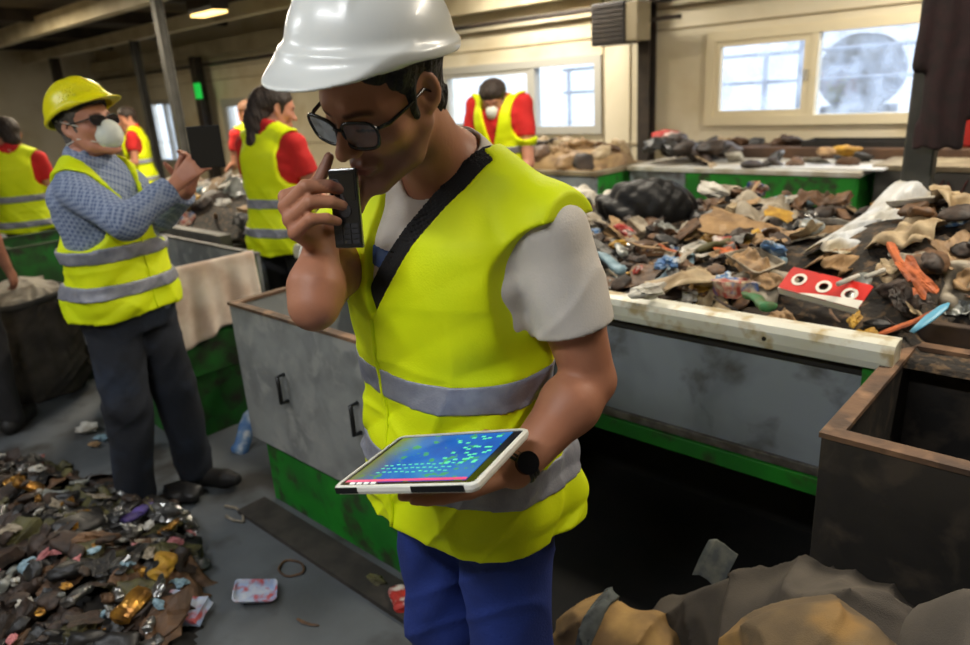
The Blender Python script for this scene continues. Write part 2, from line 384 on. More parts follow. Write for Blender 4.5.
# what stands outside behind the panes
OUT_G = M('yard_gravel', (168, 170, 172), (140, 142, 146), scale=2, rough=.9)
S(G().box((-30, 7.5, -.25), (12, 30, -.05)).build('ground_outside', OUT_G))
tag(G().box((-11.5, 20, -.05), (4, 22, 2.6)).build('yard_building', M('yard_wall', (190, 196, 206), (160, 168, 182), scale=.8, rough=.8)), 'pale building across the yard, seen through the dusty panes', 'building')
q = at_y(862, 72, 10.5); r = empty('cable_reel', (q[0], 10.5, 0), 0, 'big round grey reel standing outside behind the right pane', 'reel')
RG = M('reel_grey', (86, 86, 80), (66, 66, 62), scale=6, rough=.8); R_ = .47; zc = q[2]
for y in (-.25, .22): G().cyl((0, y, zc), (0, y + .04, zc), R_, 40).build('flange', RG, r)
G().cyl((0, -.21, zc), (0, .22, zc), .28, 28).build('drum', RG, r, True); G().box((-.42, -.2, 0), (.42, .2, zc - R_ + .06)).build('stand', STEEL_G, r)
r = empty('yard_railing', (-3, 9.6, 0), 0, 'grey metal railing in the yard behind the two dusty panes', 'railing')
RL = M('railing_grey', (120, 128, 142), rough=.5)
for z in (1.52, 1.86): G().cyl((-4, 0, z), (3.5, 0, z), .022, 8).build('rail', RL, r, True)
for x in (-3.9, -2.2, -.8, -.35, 1.4, 3.4): G().cyl((x, 0, -.05), (x, 0, 2.2 if x == -.35 else 1.88), .035 if x != -.35 else .05, 8).build('post', RL, r, True)
# ------------------------------------------------------------------ sorting conveyor, station boxes, tables
GREEN = M('machine_green', (34, 138, 38), (28, 112, 34), scale=5, rough=.45, c3=(52, 66, 40), s3=9, bump=.05)
GREEND = M('machine_green_dirty', (30, 112, 36), (38, 78, 34), scale=7, rough=.6, c3=(44, 44, 34), s3=8, distort=.3)
PANEL = M('panel_grey_scuffed', (146, 155, 165), (122, 130, 138), scale=3.2, rough=.5, c3=(84, 82, 82), s3=6, metal=.1, bump=.1, bscale=20, distort=.3)
PANELB = M('box_plate_grey', (156, 159, 157), (130, 133, 132), scale=6, rough=.6, c3=(166, 167, 164), s3=11, metal=.2, bump=.1, bscale=30, distort=.3)
RAILW = M('rail_white_worn', (216, 217, 206), (204, 200, 180), scale=5, rough=.4, c3=(178, 160, 120), s3=16, bump=.05)
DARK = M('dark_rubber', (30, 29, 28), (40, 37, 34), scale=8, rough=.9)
RUST = M('rim_rusty', (112, 84, 62), (78, 60, 48), scale=12, rough=.7, c3=(146, 112, 84), s3=9, bump=.2)
def loc_box(lo, hi, c): return G().box([lo[i] - c[i] for i in range(3)], [hi[i] - c[i] for i in range(3)])
c = (-.5, 2.85, 0); cv = empty('sorting_conveyor', c, 0, 'long sorting conveyor with white front rail, grey side panel and green frame', 'conveyor')
P_ = lambda nm, lo, hi, m, bv=.004, par=None: loc_box(lo, hi, c).build(nm, m, par or cv, bevel=bv)
P_('belt', (-3.15, 2.02, .80), (-.40, 3.72, .86), DARK)
P_('belt', (-.398, 2.24, .80), (2.2, 3.72, .86), DARK)
g = G(); prof = [(1.955, .885), (1.950, .905), (1.952, .935), (1.963, .953), (1.985, .960), (2.03, .958), (2.03, .885)]
for x0, x1 in ((-3.15, -.395),):
    n_p = len(prof); g.add([(x - c[0], y - c[1], z) for x in (x0, x1) for y, z in prof], [tuple(reversed(range(n_p))), tuple(range(n_p, 2 * n_p))] + [(i, (i + 1) % n_p, n_p + (i + 1) % n_p, n_p + i) for i in range(n_p)])
g.build('front_rail', RAILW, cv)
for x in (-.73, -1.6): G().cyl((x - c[0], 1.949 - c[1], .915), (x - c[0], 1.955 - c[1], .915), .007, 10).build('bolt', DARK, cv)
P_('upper_strip', (-3.15, 1.985, .845), (-.47, 2.02, .883), DARK)
P_('side_panel', (-3.15, 1.99, .515), (-.47, 2.02, .845), PANEL)
P_('lower_lip', (-3.15, 1.978, .505), (-.47, 2.02, .535), M('lip_scraped', (120, 116, 110), (84, 78, 72), scale=18, rough=.45, metal=.3))
P_('green_frame', (-3.15, 1.972, .445), (-.47, 2.03, .503), GREEN)
P_('green_post', (-.47, 1.972, .0), (-.40, 2.04, .878), GREEN)
P_('rear_rail', (-3.15, 3.72, .78), (2.2, 3.80, .93), GREEN)
P_('shade_panel', (-1.95, 2.42, .0), (2.2, 2.46, .80), DARK)  # dark panel added so the space under the belt reads as deep shade
P_('front_strip', (-.398, 2.205, .80), (2.2, 2.24, .955), M('plank_brown', (74, 58, 44), (54, 42, 34), scale=14, rough=.8))
for x in (-3.05, .6, 2.1):
    for y in (3.66,): P_('leg', (x - .04, y, 0), (x + .04, y + .08, .78), GREEND)
P_('leg', (-1.62, 1.99, 0), (-1.54, 2.07, .445), GREEND); P_('leg', (2.1, 2.25, 0), (2.18, 2.33, .80), GREEND)
c = (-5.2, 2.85, 0); cv = empty('sorting_conveyor', c, 0, 'left stretch of the sorting conveyor with grey front rail, behind the yellow helmeted man', 'conveyor')
P_('belt', (-6.6, 2.02, .80), (-3.92, 3.72, .86), DARK); P_('front_rail', (-6.6, 1.955, .86), (-3.92, 2.03, .93), M('rail_grey', (108, 106, 100), (86, 82, 76), scale=9, rough=.6))
P_('green_panel', (-6.6, 1.99, .02), (-3.92, 2.03, .86), GREEND); P_('rear_rail', (-6.6, 3.72, .78), (-3.92, 3.80, .96), GREEN); P_('end_plate', (-3.95, 2.03, .4), (-3.92, 3.72, .80), PANEL)
for x in (-6.5, -4.02): P_('leg', (x - .04, 3.66, 0), (x + .04, 3.74, .78), GREEND)
# station boxes: open grey boxes on a green plinth
def station(x0, x1, y0, y1, h, plinth, label, mat, rim, handles=(), thick=.022, plm=GREEN, side=None):
    c = ((x0 + x1) / 2, (y0 + y1) / 2, 0); r = empty('collection_box', c, 0, label, 'box')
    B = lambda nm, lo, hi, m, bv=.003, par=None: loc_box(lo, hi, c).build(nm, m, par or r, bevel=bv)
    B('front_plate', (x0, y0, plinth), (x1, y0 + thick, h - .012), mat); B('back_plate', (x0, y1 - thick, plinth), (x1, y1, h - .012), mat)
    B('side_plate', (x0, y0 + thick, plinth), (x0 + thick, y1 - thick, h - .012), mat); B('side_plate', (x1 - thick, y0 + thick, plinth), (x1, y1 - thick, h - .012), side or mat)
    B('bottom_plate', (x0 + thick, y0 + thick, plinth), (x1 - thick, y1 - thick, plinth + .02), DARK)
    g = frame_box2(x0 - .004, x1 + .004, y0 - .004, y1 + .004, thick + .012, h - .012, h, c); g.build('rim', rim, r)
    if plinth > .05: B('plinth', (x0 + .05, y0 + .03, 0), (x1 - .02, y1 - .03, plinth), plm)
    for hx, hz in handles:
        p = G(); p.tube([(hx - c[0], y0 - c[1] + .002, hz + .055), (hx - c[0], y0 - c[1] - .03, hz + .055), (hx - c[0], y0 - c[1] - .03, hz - .055), (hx - c[0], y0 - c[1] + .002, hz - .055)], .0085, 8)
        hh = p.build('handle', M('handle_black', (22, 22, 22), rough=.4), r, True)
    return r
def frame_box2(x0, x1, y0, y1, t, z0, z1, c):
    g = G(); 
    for lo, hi in (((x0, y0, z0), (x1, y0 + t, z1)), ((x0, y1 - t, z0), (x1, y1, z1)), ((x0, y0 + t, z0), (x0 + t, y1 - t, z1)), ((x1 - t, y0 + t, z0), (x1, y1 - t, z1))):
        g.box([lo[i] - c[i] for i in range(3)], [hi[i] - c[i] for i in range(3)])
    return g
station(-2.63, -1.50, 1.30, 1.90, .90, .30, 'grey metal collection box with black handles on a green plinth behind the man in front', PANELB, RUST, [(-2.29, .61), (-1.84, .61)])
station(-4.52, -3.40, 1.30, 1.90, .90, .34, 'grey and green collection box behind the man in the yellow helmet', PANELB, M('rim_grey', (90, 88, 84), rough=.6), [(-4.18, .61)], plm=GREEND, side=GREEND)
station(-5.86, -5.30, 1.22, 1.90, .86, .0, 'green collection bin at the far left behind the open sack', GREEND, M('rim_green', (52, 74, 48), rough=.6))
BOXD = M('box_dark_steel', (54, 50, 46), (40, 38, 36), scale=5, rough=.6, c3=(72, 64, 56), s3=10, metal=.2, bump=.15, bscale=25, distort=.3)
station(-.42, .85, 1.49, 2.19, .90, .0, 'dark dirty steel box with brown rim at the right end of the conveyor', BOXD, RUST, thick=.03)
# tables near the back wall
GT = M('table_top_worn', (150, 138, 112), (112, 98, 76), scale=6, rough=.6); GTW = M('table_top_white', (208, 208, 204), (176, 168, 150), scale=5, rough=.35)
def table(x0, x1, y0, y1, h, label, front, side, top, split=None):
    c = ((x0 + x1) / 2, (y0 + y1) / 2, 0); r = empty('sorting_table', c, 0, label, 'table')
    B = lambda nm, lo, hi, m: loc_box(lo, hi, c).build(nm, m, r, bevel=.004)
    B('tabletop', (x0 - .02, y0 - .02, h - .04), (x1 + .02, y1, h), top)
    if split: B('front_panel', (x0, y0, .05), (split, y0 + .03, h - .04), PANEL); B('front_panel', (split, y0, .05), (x1, y0 + .03, h - .04), front)
    else: B('front_panel', (x0, y0, .05), (x1, y0 + .03, h - .04), front)
    B('side_panel', (x1 - .03, y0 + .03, .05), (x1, y1, h - .04), side); B('side_panel', (x0, y0 + .03, .05), (x0 + .03, y1, h - .04), side)
    for x in (x0 + .05, x1 - .12):
        for y in (y0 + .05, y1 - .1): B('foot', (x, y, 0), (x + .06, y + .06, .05), DARK)
    return r
table(-5.6, -3.56, 5.33, 6.2, .90, 'grey fronted table with green side piled with clothes near the bright window', PANEL, GREEN, GT)
table(-3.50, -1.56, 5.80, 6.60, .90, 'green table with pale top under the two dusty windows', GREEN, GREEN, GTW, split=-2.95)
t3 = table(-1.50, 1.6, 6.02, 6.6, .93, 'grey fronted table with red scrawl at the right below the wall', M('front_grey', (86, 84, 80), (70, 68, 66), scale=5, rough=.6), PANEL, GT)
REDP = M('red_paint_mark', (120, 30, 28), rough=.7)
def stroke(parent, pts, y, r, name='painted_mark'): g = G(); g.tube([(x, y, z) for x, z in pts], r, 6, sy=.25); return g.build(name, REDP, parent)
q0 = at_y(920, 190, 6.02); q1 = at_y(943, 180, 6.02); q2 = at_y(950, 200, 6.02); q3 = at_y(962, 180, 6.02); cx3 = .05
for a, b, d_, e_ in ((928, 182, 936, 192), (944, 180, 936, 192), (936, 192, 934, 204), (948, 182, 956, 202), (968, 180, 956, 202)):
    A_, B_ = at_y(a, b, 6.02), at_y(d_, e_, 6.02); stroke(t3, [(A_[0] - cx3, A_[2]), (B_[0] - cx3, B_[2])], 6.02 - 6.31 - .004, .012)
hall_piece('plank_shelf', (-3.5, 6.64, .86), (1.6, 7.14, .99), M('shelf_brown', (92, 66, 46), (66, 48, 36), scale=5, rough=.75), 'brown plank shelf running below the two dusty windows', 'shelf')
r = empty('black_tray', (-1.75, 6.90, .99), 0, 'flat black tray lying on the brown shelf under the right pane', 'tray')
g = G(); frame = frame_box2(-.55, .55, -.18, .18, .015, .0, .05, (0, 0, 0)); frame.box((-.54, -.17, 0), (.54, .17, .01)); frame.build('tray_body', DARK, r)
# post with the jacket
px_ = at_y(915, 205, 4.3); r = empty('coat_post', (px_[0] - .0, 4.3, 0), 0, 'grey steel post standing beyond the conveyor with a dark jacket on it', 'post')
G().box((-.075, -.05, .0), (.065, .05, 2.6)).build('shaft', STEEL_G, r, bevel=.01); G().box((-.13, -.11, 0), (.13, .11, .02)).build('base_plate', STEEL_G, r)
G().tube([(.06, -.03, 2.14), (.12, -.09, 2.13), (.13, -.11, 2.17)], .008, 6).build('hook', STEEL_D, r, True)
JM = M('jacket_dark_maroon', (40, 20, 24), (28, 16, 19), scale=14, rough=.9, bump=.3, bscale=30)
jx = px_[0] + .098
def jac(P):
    z = P[:, 2]; tb = [(0, 0, 0, .105, .07), (.10, .0, 0, .11, .075), (.35, .0, 0, .112, .08), (.62, 0, 0, .12, .08), (.80, .0, 0, .09, .06), (.93, -.02, 0, .035, .035)]
    d = loft(P, smooth_tab(tb)); d = smin(d, cone(P, (.08, -.01, .74), (.125, -.02, .42), .05, .042), .03); d = smin(d, cone(P, (.125, -.02, .42), (.12, -.01, .16), .042, .034), .02)
    d = smin(d, cone(P, (-.08, -.02, .74), (-.11, -.03, .40), .045, .04), .03)
    return d + .008 * np.sin(P @ A(62, 20, 3) + 1.0 * np.sin(P @ A(5, 4, 8)))
jo = sdf_obj('hanging_jacket', jac, (-.3, -.2, -.05), (.3, .2, 1.02), .010, JM); jo.location = (jx, 4.17, 1.24); tag(jo, 'dark maroon jacket hanging on the grey post at the right', 'jacket')
REDC = M('red_cloth', (196, 44, 36), (170, 34, 30), scale=10, rough=.8)
q = at_y(972, 110, 5.2)
def redc(P): return loft(P, smooth_tab([(0, 0, 0, .13, .06), (.4, 0, 0, .14, .07), (.68, 0, 0, .10, .05), (.78, 0, 0, .04, .04)])) + .012 * np.sin(P @ A(45, 20, 5))
o = sdf_obj('red_garment', redc, (-.2, -.15, -.05), (.2, .15, .85), .012, REDC); o.location = (q[0] + .03, 5.2, 1.16); tag(o, 'bright red garment hanging behind the dark jacket at the right edge', 'garment')
G().box((-.15, -.075, .30), (.15, -.06, .34)).build('pale_stripe', M('grey_stripe', (170, 170, 172), rough=.5), o)
r2 = empty('garment_rack', (q[0] + .03, 5.24, 0), 0, 'thin steel rack holding the red garment at the right edge', 'rack'); G().tube([(-.02, .08, 2.0), (.9, .08, 2.0), (.9, .08, 0)], .015, 8).build('rail', STEEL_D, r2, True); G().tube([(0, .08, 2.0), (0, .0, 1.93)], .006, 6).build('hook', STEEL_D, r2, True)
# white sheet hanging over the side of the second box
def sheet_fn(u, v):
    y = -.27 + .50 * u; d = v; hang = max(0, d - .12); top = max(0, .12 - d); dep = (.33 + .07 * (1 - u) + .02 * math.sin(u * 9)) * hang / .88
    return (.018 + .032 * hang * (math.sin(u * 16 + 1.5 * hang) * .8 + math.sin(u * 31 + 2) * .4 + 1.2) - top * .6, y - .03 * hang * (1 - u), .016 - dep - top * .1)
o = G().sheet(sheet_fn, 40, 26, .004).build('hanging_sheet', M('sheet_dirty_white', (222, 208, 194), (196, 172, 154), scale=7, rough=.85), None, True); o.location = (-3.39, 1.62, .905); tag(o, 'dirty white sheet draped over the box side behind the yellow helmeted man', 'sheet')
# ------------------------------------------------------------------ people
def to_local(p, base, rz):
    q = np.asarray(p, float) - np.array([base[0], base[1], 0.]); c, s = math.cos(-rz), math.sin(-rz)
    return np.array([q[0] * c - q[1] * s, q[0] * s + q[1] * c, q[2]])
def head_fn(Q, beard=False, ears=True, fat=0., jawopen=0.):
    """head-local: +Y face, +X the person's right, origin between the ears"""
    X = Q.copy(); X[:, 0] = np.abs(X[:, 0])
    d = ell(X, (0, -.018, .040), (.076 + fat, .098, .085))
    d = smin(d, ell(X, (0, .020, -.010), (.068 + fat, .074, .098)), .03)
    d = smin(d, chain(X, [(.056 + fat, -.002, -.048), (.047 + fat, .030, -.085), (.016, .078, -.112)], [.020, .018, .016], .02), .030)
    d = smin(d, ball(X, (.0, .082, -.112), .017), .018)
    d = smin(d, ball(X, (.046 + fat, .052, -.026), .022), .025)                       # cheekbone
    d = smin(d, chain(X, [(.044, .066, .019), (.018, .086, .022), (0, .086, .018)], [.009, .010, .010], .01), .016)  # brow
    d = smax(d, -ell(X, (.032, .099, -.002), (.021, .018, .013)), .012)                # socket
    d = smin(d, ell(X, (.031, .070, -.003), (.0150, .0145, .0135)), .004)              # lid over the eye
    d = smin(d, chain(X, [(0, .084, .012), (0, .098, -.012), (0, .1155, -.036)], [.0080, .0090, .0120], .01), .010)  # nose
    d = smin(d, ell(X, (.0130, .1010, -.040), (.0090, .0120, .0088)), .006)
    d = smax(d, -ell(X, (.0065, .1095, -.0505), (.0042, .0075, .006)), .003)
    d = smin(d, ell(X, (0, .083, -.072), (.027, .014, .017)), .012)                    # mouth mound
    d = smin(d, chain(X, [(0, .0970, -.0705), (.010, .0960, -.0690), (.024, .084, -.0750)], [.0052, .0052, .0032], .004), .004)
    d = smin(d, chain(X, [(0, .0960, -.0820), (.010, .0940, -.0820), (.022, .084, -.0765)], [.0068, .0060, .0032], .004), .004)
    d = smax(d, -chain(X, [(0, .1010, -.0760), (.012, .0990, -.0755), (.025, .0855, -.0760)], [.0017, .0016, .0010], .001), .003)
    if ears:
        E = X.copy(); e0 = np.asarray((.0755 + fat * .8, -.014, -.004), F)
        E -= e0; c, s = math.cos(.45), math.sin(.45); ex = E[:, 0] * c + E[:, 1] * s; ey = -E[:, 0] * s + E[:, 1] * c
        E2 = np.stack([ex, ey, E[:, 2]], 1)
        er = ell(E2, (0.002, -.004, .002), (.0085, .0195, .031))
        er = smax(er, -ell(E2, (.008, .000, .006), (.0075, .0115, .019)), .004)
        er = smin(er, ball(E2, (.001, .004, -.024), .0075), .006)
        d = smin(d, er, .006)
    return d
def hand_segs(W, f, n, side, curl=(.25, .3, .35, .4), thumb=(.5, .3), spread=.05, s=1.0, tdir=None, idx=None, thp=None):
    """W wrist, f towards the fingers, n out of the palm, side=+1: thumb on the -a side ... a = f x n"""
    W, f, n = (np.asarray(v, float) for v in (W, f, n)); f /= np.linalg.norm(f); n -= f * (n @ f); n /= np.linalg.norm(n)
    a = np.cross(f, n) * side                                         # across the palm, towards the thumb
    segs = []; palm = []
    for i, (off, ln, r) in enumerate([(.030, .088, .0105), (.010, .092, .0110), (-.010, .087, .0105), (-.029, .080, .0095)]):
        k0 = W + f * .012 * s + a * off * .55 * s; k1 = W + f * ln * s + a * off * s
        palm.append((k0, k1, .0135 * s, r * 1.02 * s))
        L = [(.044, .027, .021), (.048, .031, .022), (.045, .029, .022), (.036, .021, .019)][i]
        c = curl[i] if not isinstance(curl[i], (tuple, list)) else None; cs = curl[i] if c is None else (c * .7, c, c * .8)
        ang = 0; p = k1; fd = f + a * off / .03 * spread; fd /= np.linalg.norm(fd); pts = [p]
        for j in range(3):
            ang += cs[j]; dd = fd * math.cos(ang) + n * math.sin(ang); p = p + dd * L[j] * s; pts.append(p)
        segs.append((pts, [r * .98 * s, r * .90 * s, r * .82 * s, r * .70 * s]))
    t0 = W + f * .022 * s + a * .022 * s + n * .008 * s; td = np.asarray(tdir, float) if tdir is not None else (f * .75 + a * .75 + n * thumb[0]); td /= np.linalg.norm(td)
    t1 = t0 + td * .042 * s; td2 = td + (f * .5 + n * thumb[1]) * .6; td2 /= np.linalg.norm(td2); t2 = t1 + td2 * .032 * s; t3 = t2 + (td2 * .9 + n * thumb[1] * .3) * .026 * s
    th = ([t0, t1, t2, t3], [.0150 * s, .0125 * s, .0110 * s, .0088 * s])
    if idx is not None: segs[0] = ([segs[0][0][0]] + [np.asarray(v, float) for v in idx], segs[0][1])
    if thp is not None: th = ([np.asarray(v, float) for v in thp], th[1])
    return palm, segs, th, W + f * .08 * s
def hand_fn(P, hs):
    palm, segs, th, c = hs
    def fn(Q):
        d = None
        for a, b, r1, r2 in palm:
            x = cone(Q, a, b, r1, r2); d = x if d is None else smin(d, x, .012)
        for pts, rs in segs: d = smin(d, chain(Q, pts, rs, .003), .0045)
        return smin(d, chain(Q, th[0], th[1], .005), .008)
    return near(P, c, .15, fn)
def stand(h=1.76, wide=1.0):
    k = h / 1.76; v = lambda *a: np.array(a, float) * k
    return dict(k=k, wide=wide, head=v(0, .035, 1.625), R=eul(0, .1), neck=v(0, -.012, 1.49), sr=v(.182, -.01, 1.425), sl=v(-.182, -.01, 1.425),
                er=v(.235, .0, 1.13), el=v(-.235, .0, 1.13), wr=v(.235, .12, .90), wl=v(-.235, .12, .90), hr=None, hl=None,
                pel=v(0, 0, .93), kr=v(.10, .02, .50), kl=v(-.10, .02, .50), ar=v(.11, -.03, .09), al=v(-.11, -.03, .09), tr=.15, tl=-.15, spine=[(.7, 0, 0), (1.6, 0, 0)])
TORSO = [(.80, 0, .0, .125, .10), (.88, 0, -.005, .168, .120), (.95, 0, -.005, .166, .122), (1.06, 0, 0, .143, .108), (1.18, 0, .002, .152, .112), (1.30, 0, .0, .170, .118), (1.38, 0, -.005, .172, .108), (1.43, 0, -.010, .135, .080), (1.47, 0, -.012, .085, .062), (1.50, 0, -.012, .055, .055)]
def torso_tab(J, off, ox=0, lo=None, hi=None, hem=0, shoulder=1.0):
    k, wd = J['k'], J['wide']; sp = np.array(J['spine']); out = []
    for z, cx, cy, rx, ry in TORSO:
        out.append((z * k, cx + np.interp(z * k, sp[:, 0], sp[:, 1]), cy + np.interp(z * k, sp[:, 0], sp[:, 2]), rx * k * wd + off + ox, ry * k * wd + off + ox))
    t = smooth_tab(out, 60)
    if hem:
        g = np.clip((1.12 * k - t[:, 0]) / (.35 * k), 0, 1); t[:, 3] += hem * g; t[:, 4] += hem * g
        t = np.vstack([[t[0, 0] - .12 * k, t[0, 1], t[0, 2], t[8, 3], t[8, 4]], t[6:]])
    return t
def arm_col(): pass

def make_person(name_label, base, rz, J, o):
    """o: options for clothes. every garment is a closed solid that follows the body"""
    root = empty('person', (base[0], base[1], 0), rz, name_label, 'person', o.get('group'))
    k = J['k']; hb = o.get('hb', .009); hc = o.get('hc', .009); Rh = J['R']; hd = A(*J['head'])
    toh = lambda P: (P - hd) @ Rh
    tb = torso_tab(J, 0); skin = o['skin']
    hR = hand_segs(**J['hr']) if J['hr'] else hand_segs(J['wr'], J['wr'] - J['er'], (-1, .2, 0), 1, s=k)
    hL = hand_segs(**J['hl']) if J['hl'] else hand_segs(J['wl'], J['wl'] - J['el'], (1, .2, 0), -1, s=k)
    nk = A(*J['neck'])
    def arms(P, off=0, full=True):
        d = None
        am = o.get('arm', (1, 1))
        for am_, s_, e_, w_ in ((am[0], J['sr'], J['er'], J['wr']), (am[1], J['sl'], J['el'], J['wl'])):
            s_, e_, w_ = A(*s_), A(*e_), A(*w_)
            ka = k * am_
            a = cone(P, s_, s_ + (e_ - s_) * .5, .056 * k + off, .050 * ka + off)
            a = smin(a, cone(P, s_ + (e_ - s_) * .5, e_, .048 * ka + off, .039 * ka + off), .02)
            m_ = e_ + (w_ - e_) * .28
            b = smin(cone(P, e_, m_, .038 * ka + off, .044 * ka + off), cone(P, m_, w_, .043 * ka + off, .0270 * ka + off), .02)
            a = smin(a, b, .012); d = a if d is None else np.minimum(d, a)
        return d
    def trap(P, off=0):
        b = nk + A(0, -.01, .045) * k
        return np.minimum(cone(P, b, A(*J['sr']), .046 * k + off, .050 * k + off), cone(P, b, A(*J['sl']), .046 * k + off, .050 * k + off))
    def body(P):
        d = loft(P, tb); d = smin(d, trap(P), .03); d = smin(d, arms(P), .02)
        top = hd + Rh @ A(0, -.030, -.045)
        d = smin(d, cone(P, nk, top, .060 * k, .056 * k), .03)
        d = smin(d, near(P, hd, .16, lambda Q: head_fn(toh(Q), fat=o.get('fat', 0))), .016)
        d = smin(d, hand_fn(P, hR), .012); d = smin(d, hand_fn(P, hL), .012)
        for h_, kn, an in ((A(.09, 0, .9) * k + A(J['pel'][0], J['pel'][1], 0), J['kr'], J['ar']), (A(-.09, 0, .9) * k + A(J['pel'][0], J['pel'][1], 0), J['kl'], J['al'])):
            kn, an = A(*kn), A(*an)
            d = smin(d, cone(P, h_, kn, .082 * k, .055 * k), .03); d = smin(d, cone(P, kn, an, .055 * k, .036 * k), .02)
        return d
    def col(V):
        Q = toh(V); c = np.ones((len(V), 3), F)
        hm = (np.sqrt((Q ** 2).sum(1)) < .17).astype(F)
        def soft(dist, r): return np.clip(1 - dist / r, 0, 1)
        lip = soft(np.sqrt((Q[:, 0] / 1.9) ** 2 + ((Q[:, 2] + .0762) * 1.30) ** 2), .0145) * (Q[:, 1] > .078) * hm
        lip = np.clip(lip * 3, 0, 1)
        if o.get('beard'):
            jaw = np.clip((-.040 - Q[:, 2] + .25 * np.clip(.03 - Q[:, 1], 0, .1)) / .02, 0, 1) * np.clip((Q[:, 1] + .022) / .02, 0, 1) * np.clip((Q[:, 2] + .135) / .02, 0, 1) * hm
            jaw *= 1 - np.clip(soft(np.sqrt((np.abs(Q[:, 0]) - .040) ** 2 + (Q[:, 2] + .045) ** 2), .022) * 2, 0, 1) * .7
            jaw *= (np.abs(Q[:, 0]) > .004) | (Q[:, 2] < -.06) | (Q[:, 1] < .09)
            nose = (Q[:, 1] > .096) & (Q[:, 2] > -.052); jaw[nose] = 0
            c = c * (1 - jaw[:, None] * A(.42, .40, .34))
        br = (np.abs(Q[:, 2] - (.0225 - .25 * np.abs(np.abs(Q[:, 0]) - .034))) < .0065) & (np.abs(Q[:, 0]) > .013) & (np.abs(Q[:, 0]) < .052) & (Q[:, 1] > .05)
        lash = (np.abs(Q[:, 2] + .0115) < .0018) & (np.abs(np.abs(Q[:, 0]) - .031) < .015) & (Q[:, 1] > .07)
        
        bd = np.sqrt(((Q[:, 2] - (.0205 - .22 * np.abs(np.abs(Q[:, 0]) - .032))) / .0052) ** 2 + (np.clip(np.abs(np.abs(Q[:, 0]) - .031) - .014, 0, 1) / .006) ** 2)
        bw = (np.clip(1.5 - bd, 0, 1) * (Q[:, 1] > .05) * hm)[:, None]; c = c * (1 - bw * A(.80, .83, .84)); c[lash & (hm > 0)] *= A(.2, .18, .17)
        c = c * (1 - lip[:, None] * A(.10, .38, .34))
        nost = np.sqrt((np.abs(Q[:, 0]) - .0065) ** 2 + (Q[:, 1] - .1065) ** 2 + (Q[:, 2] + .047) ** 2) < .0062; c[nost] *= .35
        return c
    L = o.get('lo', (-.75, -.75, -.01)); U = o.get('hi', (.75, .75, 1.95))
    sdf_obj('body', body, L, U, hb, skin, root, col)
    # ---- shirt
    slv_ = o.get('sleeve', .55); slv_ = slv_ if isinstance(slv_, tuple) else (slv_, slv_); sm = o['shirt']; sn = o.get('shirt_name', 't_shirt')
    ts = torso_tab(J, .012 * k)
    def sleeves(P, extra=0.):
        d = None
        for slv, s_, e_, w_ in ((slv_[0], J['sr'], J['er'], J['wr']), (slv_[1], J['sl'], J['el'], J['wl'])):
            s_, e_, w_ = A(*s_), A(*e_), A(*w_); ax = e_ - s_; ln = float(np.sqrt(ax @ ax)); ax = ax / ln
            fold = .0022 * np.sin(P @ (ax * 42 + A(25, -31, 9)) + 1.5 * np.sin(P @ A(14, 19, -12))) - .0035 * (1 - np.abs(np.sin(P @ A(22, -16, 20) + 2 * np.sin(P @ A(9, 10, -7))))) ** 4
            if slv <= 1:
                c = cone(P, s_, s_ + ax * (ln * slv + .04), .064 * k, .066 * k + o.get('cuffw', 0)) + fold
                c = smax(c, (P - s_) @ ax - ln * slv, .004)
            else:
                a2 = w_ - e_; l2 = float(np.sqrt(a2 @ a2)); a2 = a2 / l2; f2 = slv - 1
                c = smin(cone(P, s_, e_, .070 * k, .062 * k), smax(cone(P, e_, w_, .062 * k, .046 * k), (P - e_) @ a2 - l2 * f2, .004), .02) + fold * 1.3
            d = c if d is None else np.minimum(d, c)
        return d
    def fold(P, a=.004):
        return a * (np.sin(P @ A(38, 22, 55) + 1.8 * np.sin(P @ A(13, -17, 21))) * .6 + .5 * np.sin(P @ A(-47, 35, 30) + 1.5 * np.sin(P @ A(19, 9, -12))))
    def shirt_core(P, off=0):
        d = loft(P, ts if not off else torso_tab(J, .012 * k + off)); d = smin(d, trap(P, .009 * k + off), .03); return d
    def shirt(P):
        d = shirt_core(P) + fold(P, .003); d = smin(d, sleeves(P), .018)
        d = smax(d, -(cone(P, nk + A(0, .012, .0) * k, nk + A(0, .07, .16) * k, .070 * k, .085 * k)), .006) if not o.get('collar') else d
        return smax(d, .86 * k - P[:, 2], .004)
    sh = sdf_obj(sn, shirt, L, U, hc, sm, root)
    if o.get('collar'):
        def collar(P):
            d = np.abs(cone(P, nk + A(0, .0, -.01), nk + A(0, .02, .055) * k, .075 * k, .070 * k)) - .006
            d = smax(d, np.abs((P - nk) @ A(0, -.3, .95) - .02) - .024, .003); return smax(d, -cone(P, nk + A(0, .1, -.06), nk + A(0, .09, .1), .02, .035), .005)
        sdf_obj('collar', collar, nk - .16, nk + .16, .006, sm, sh)
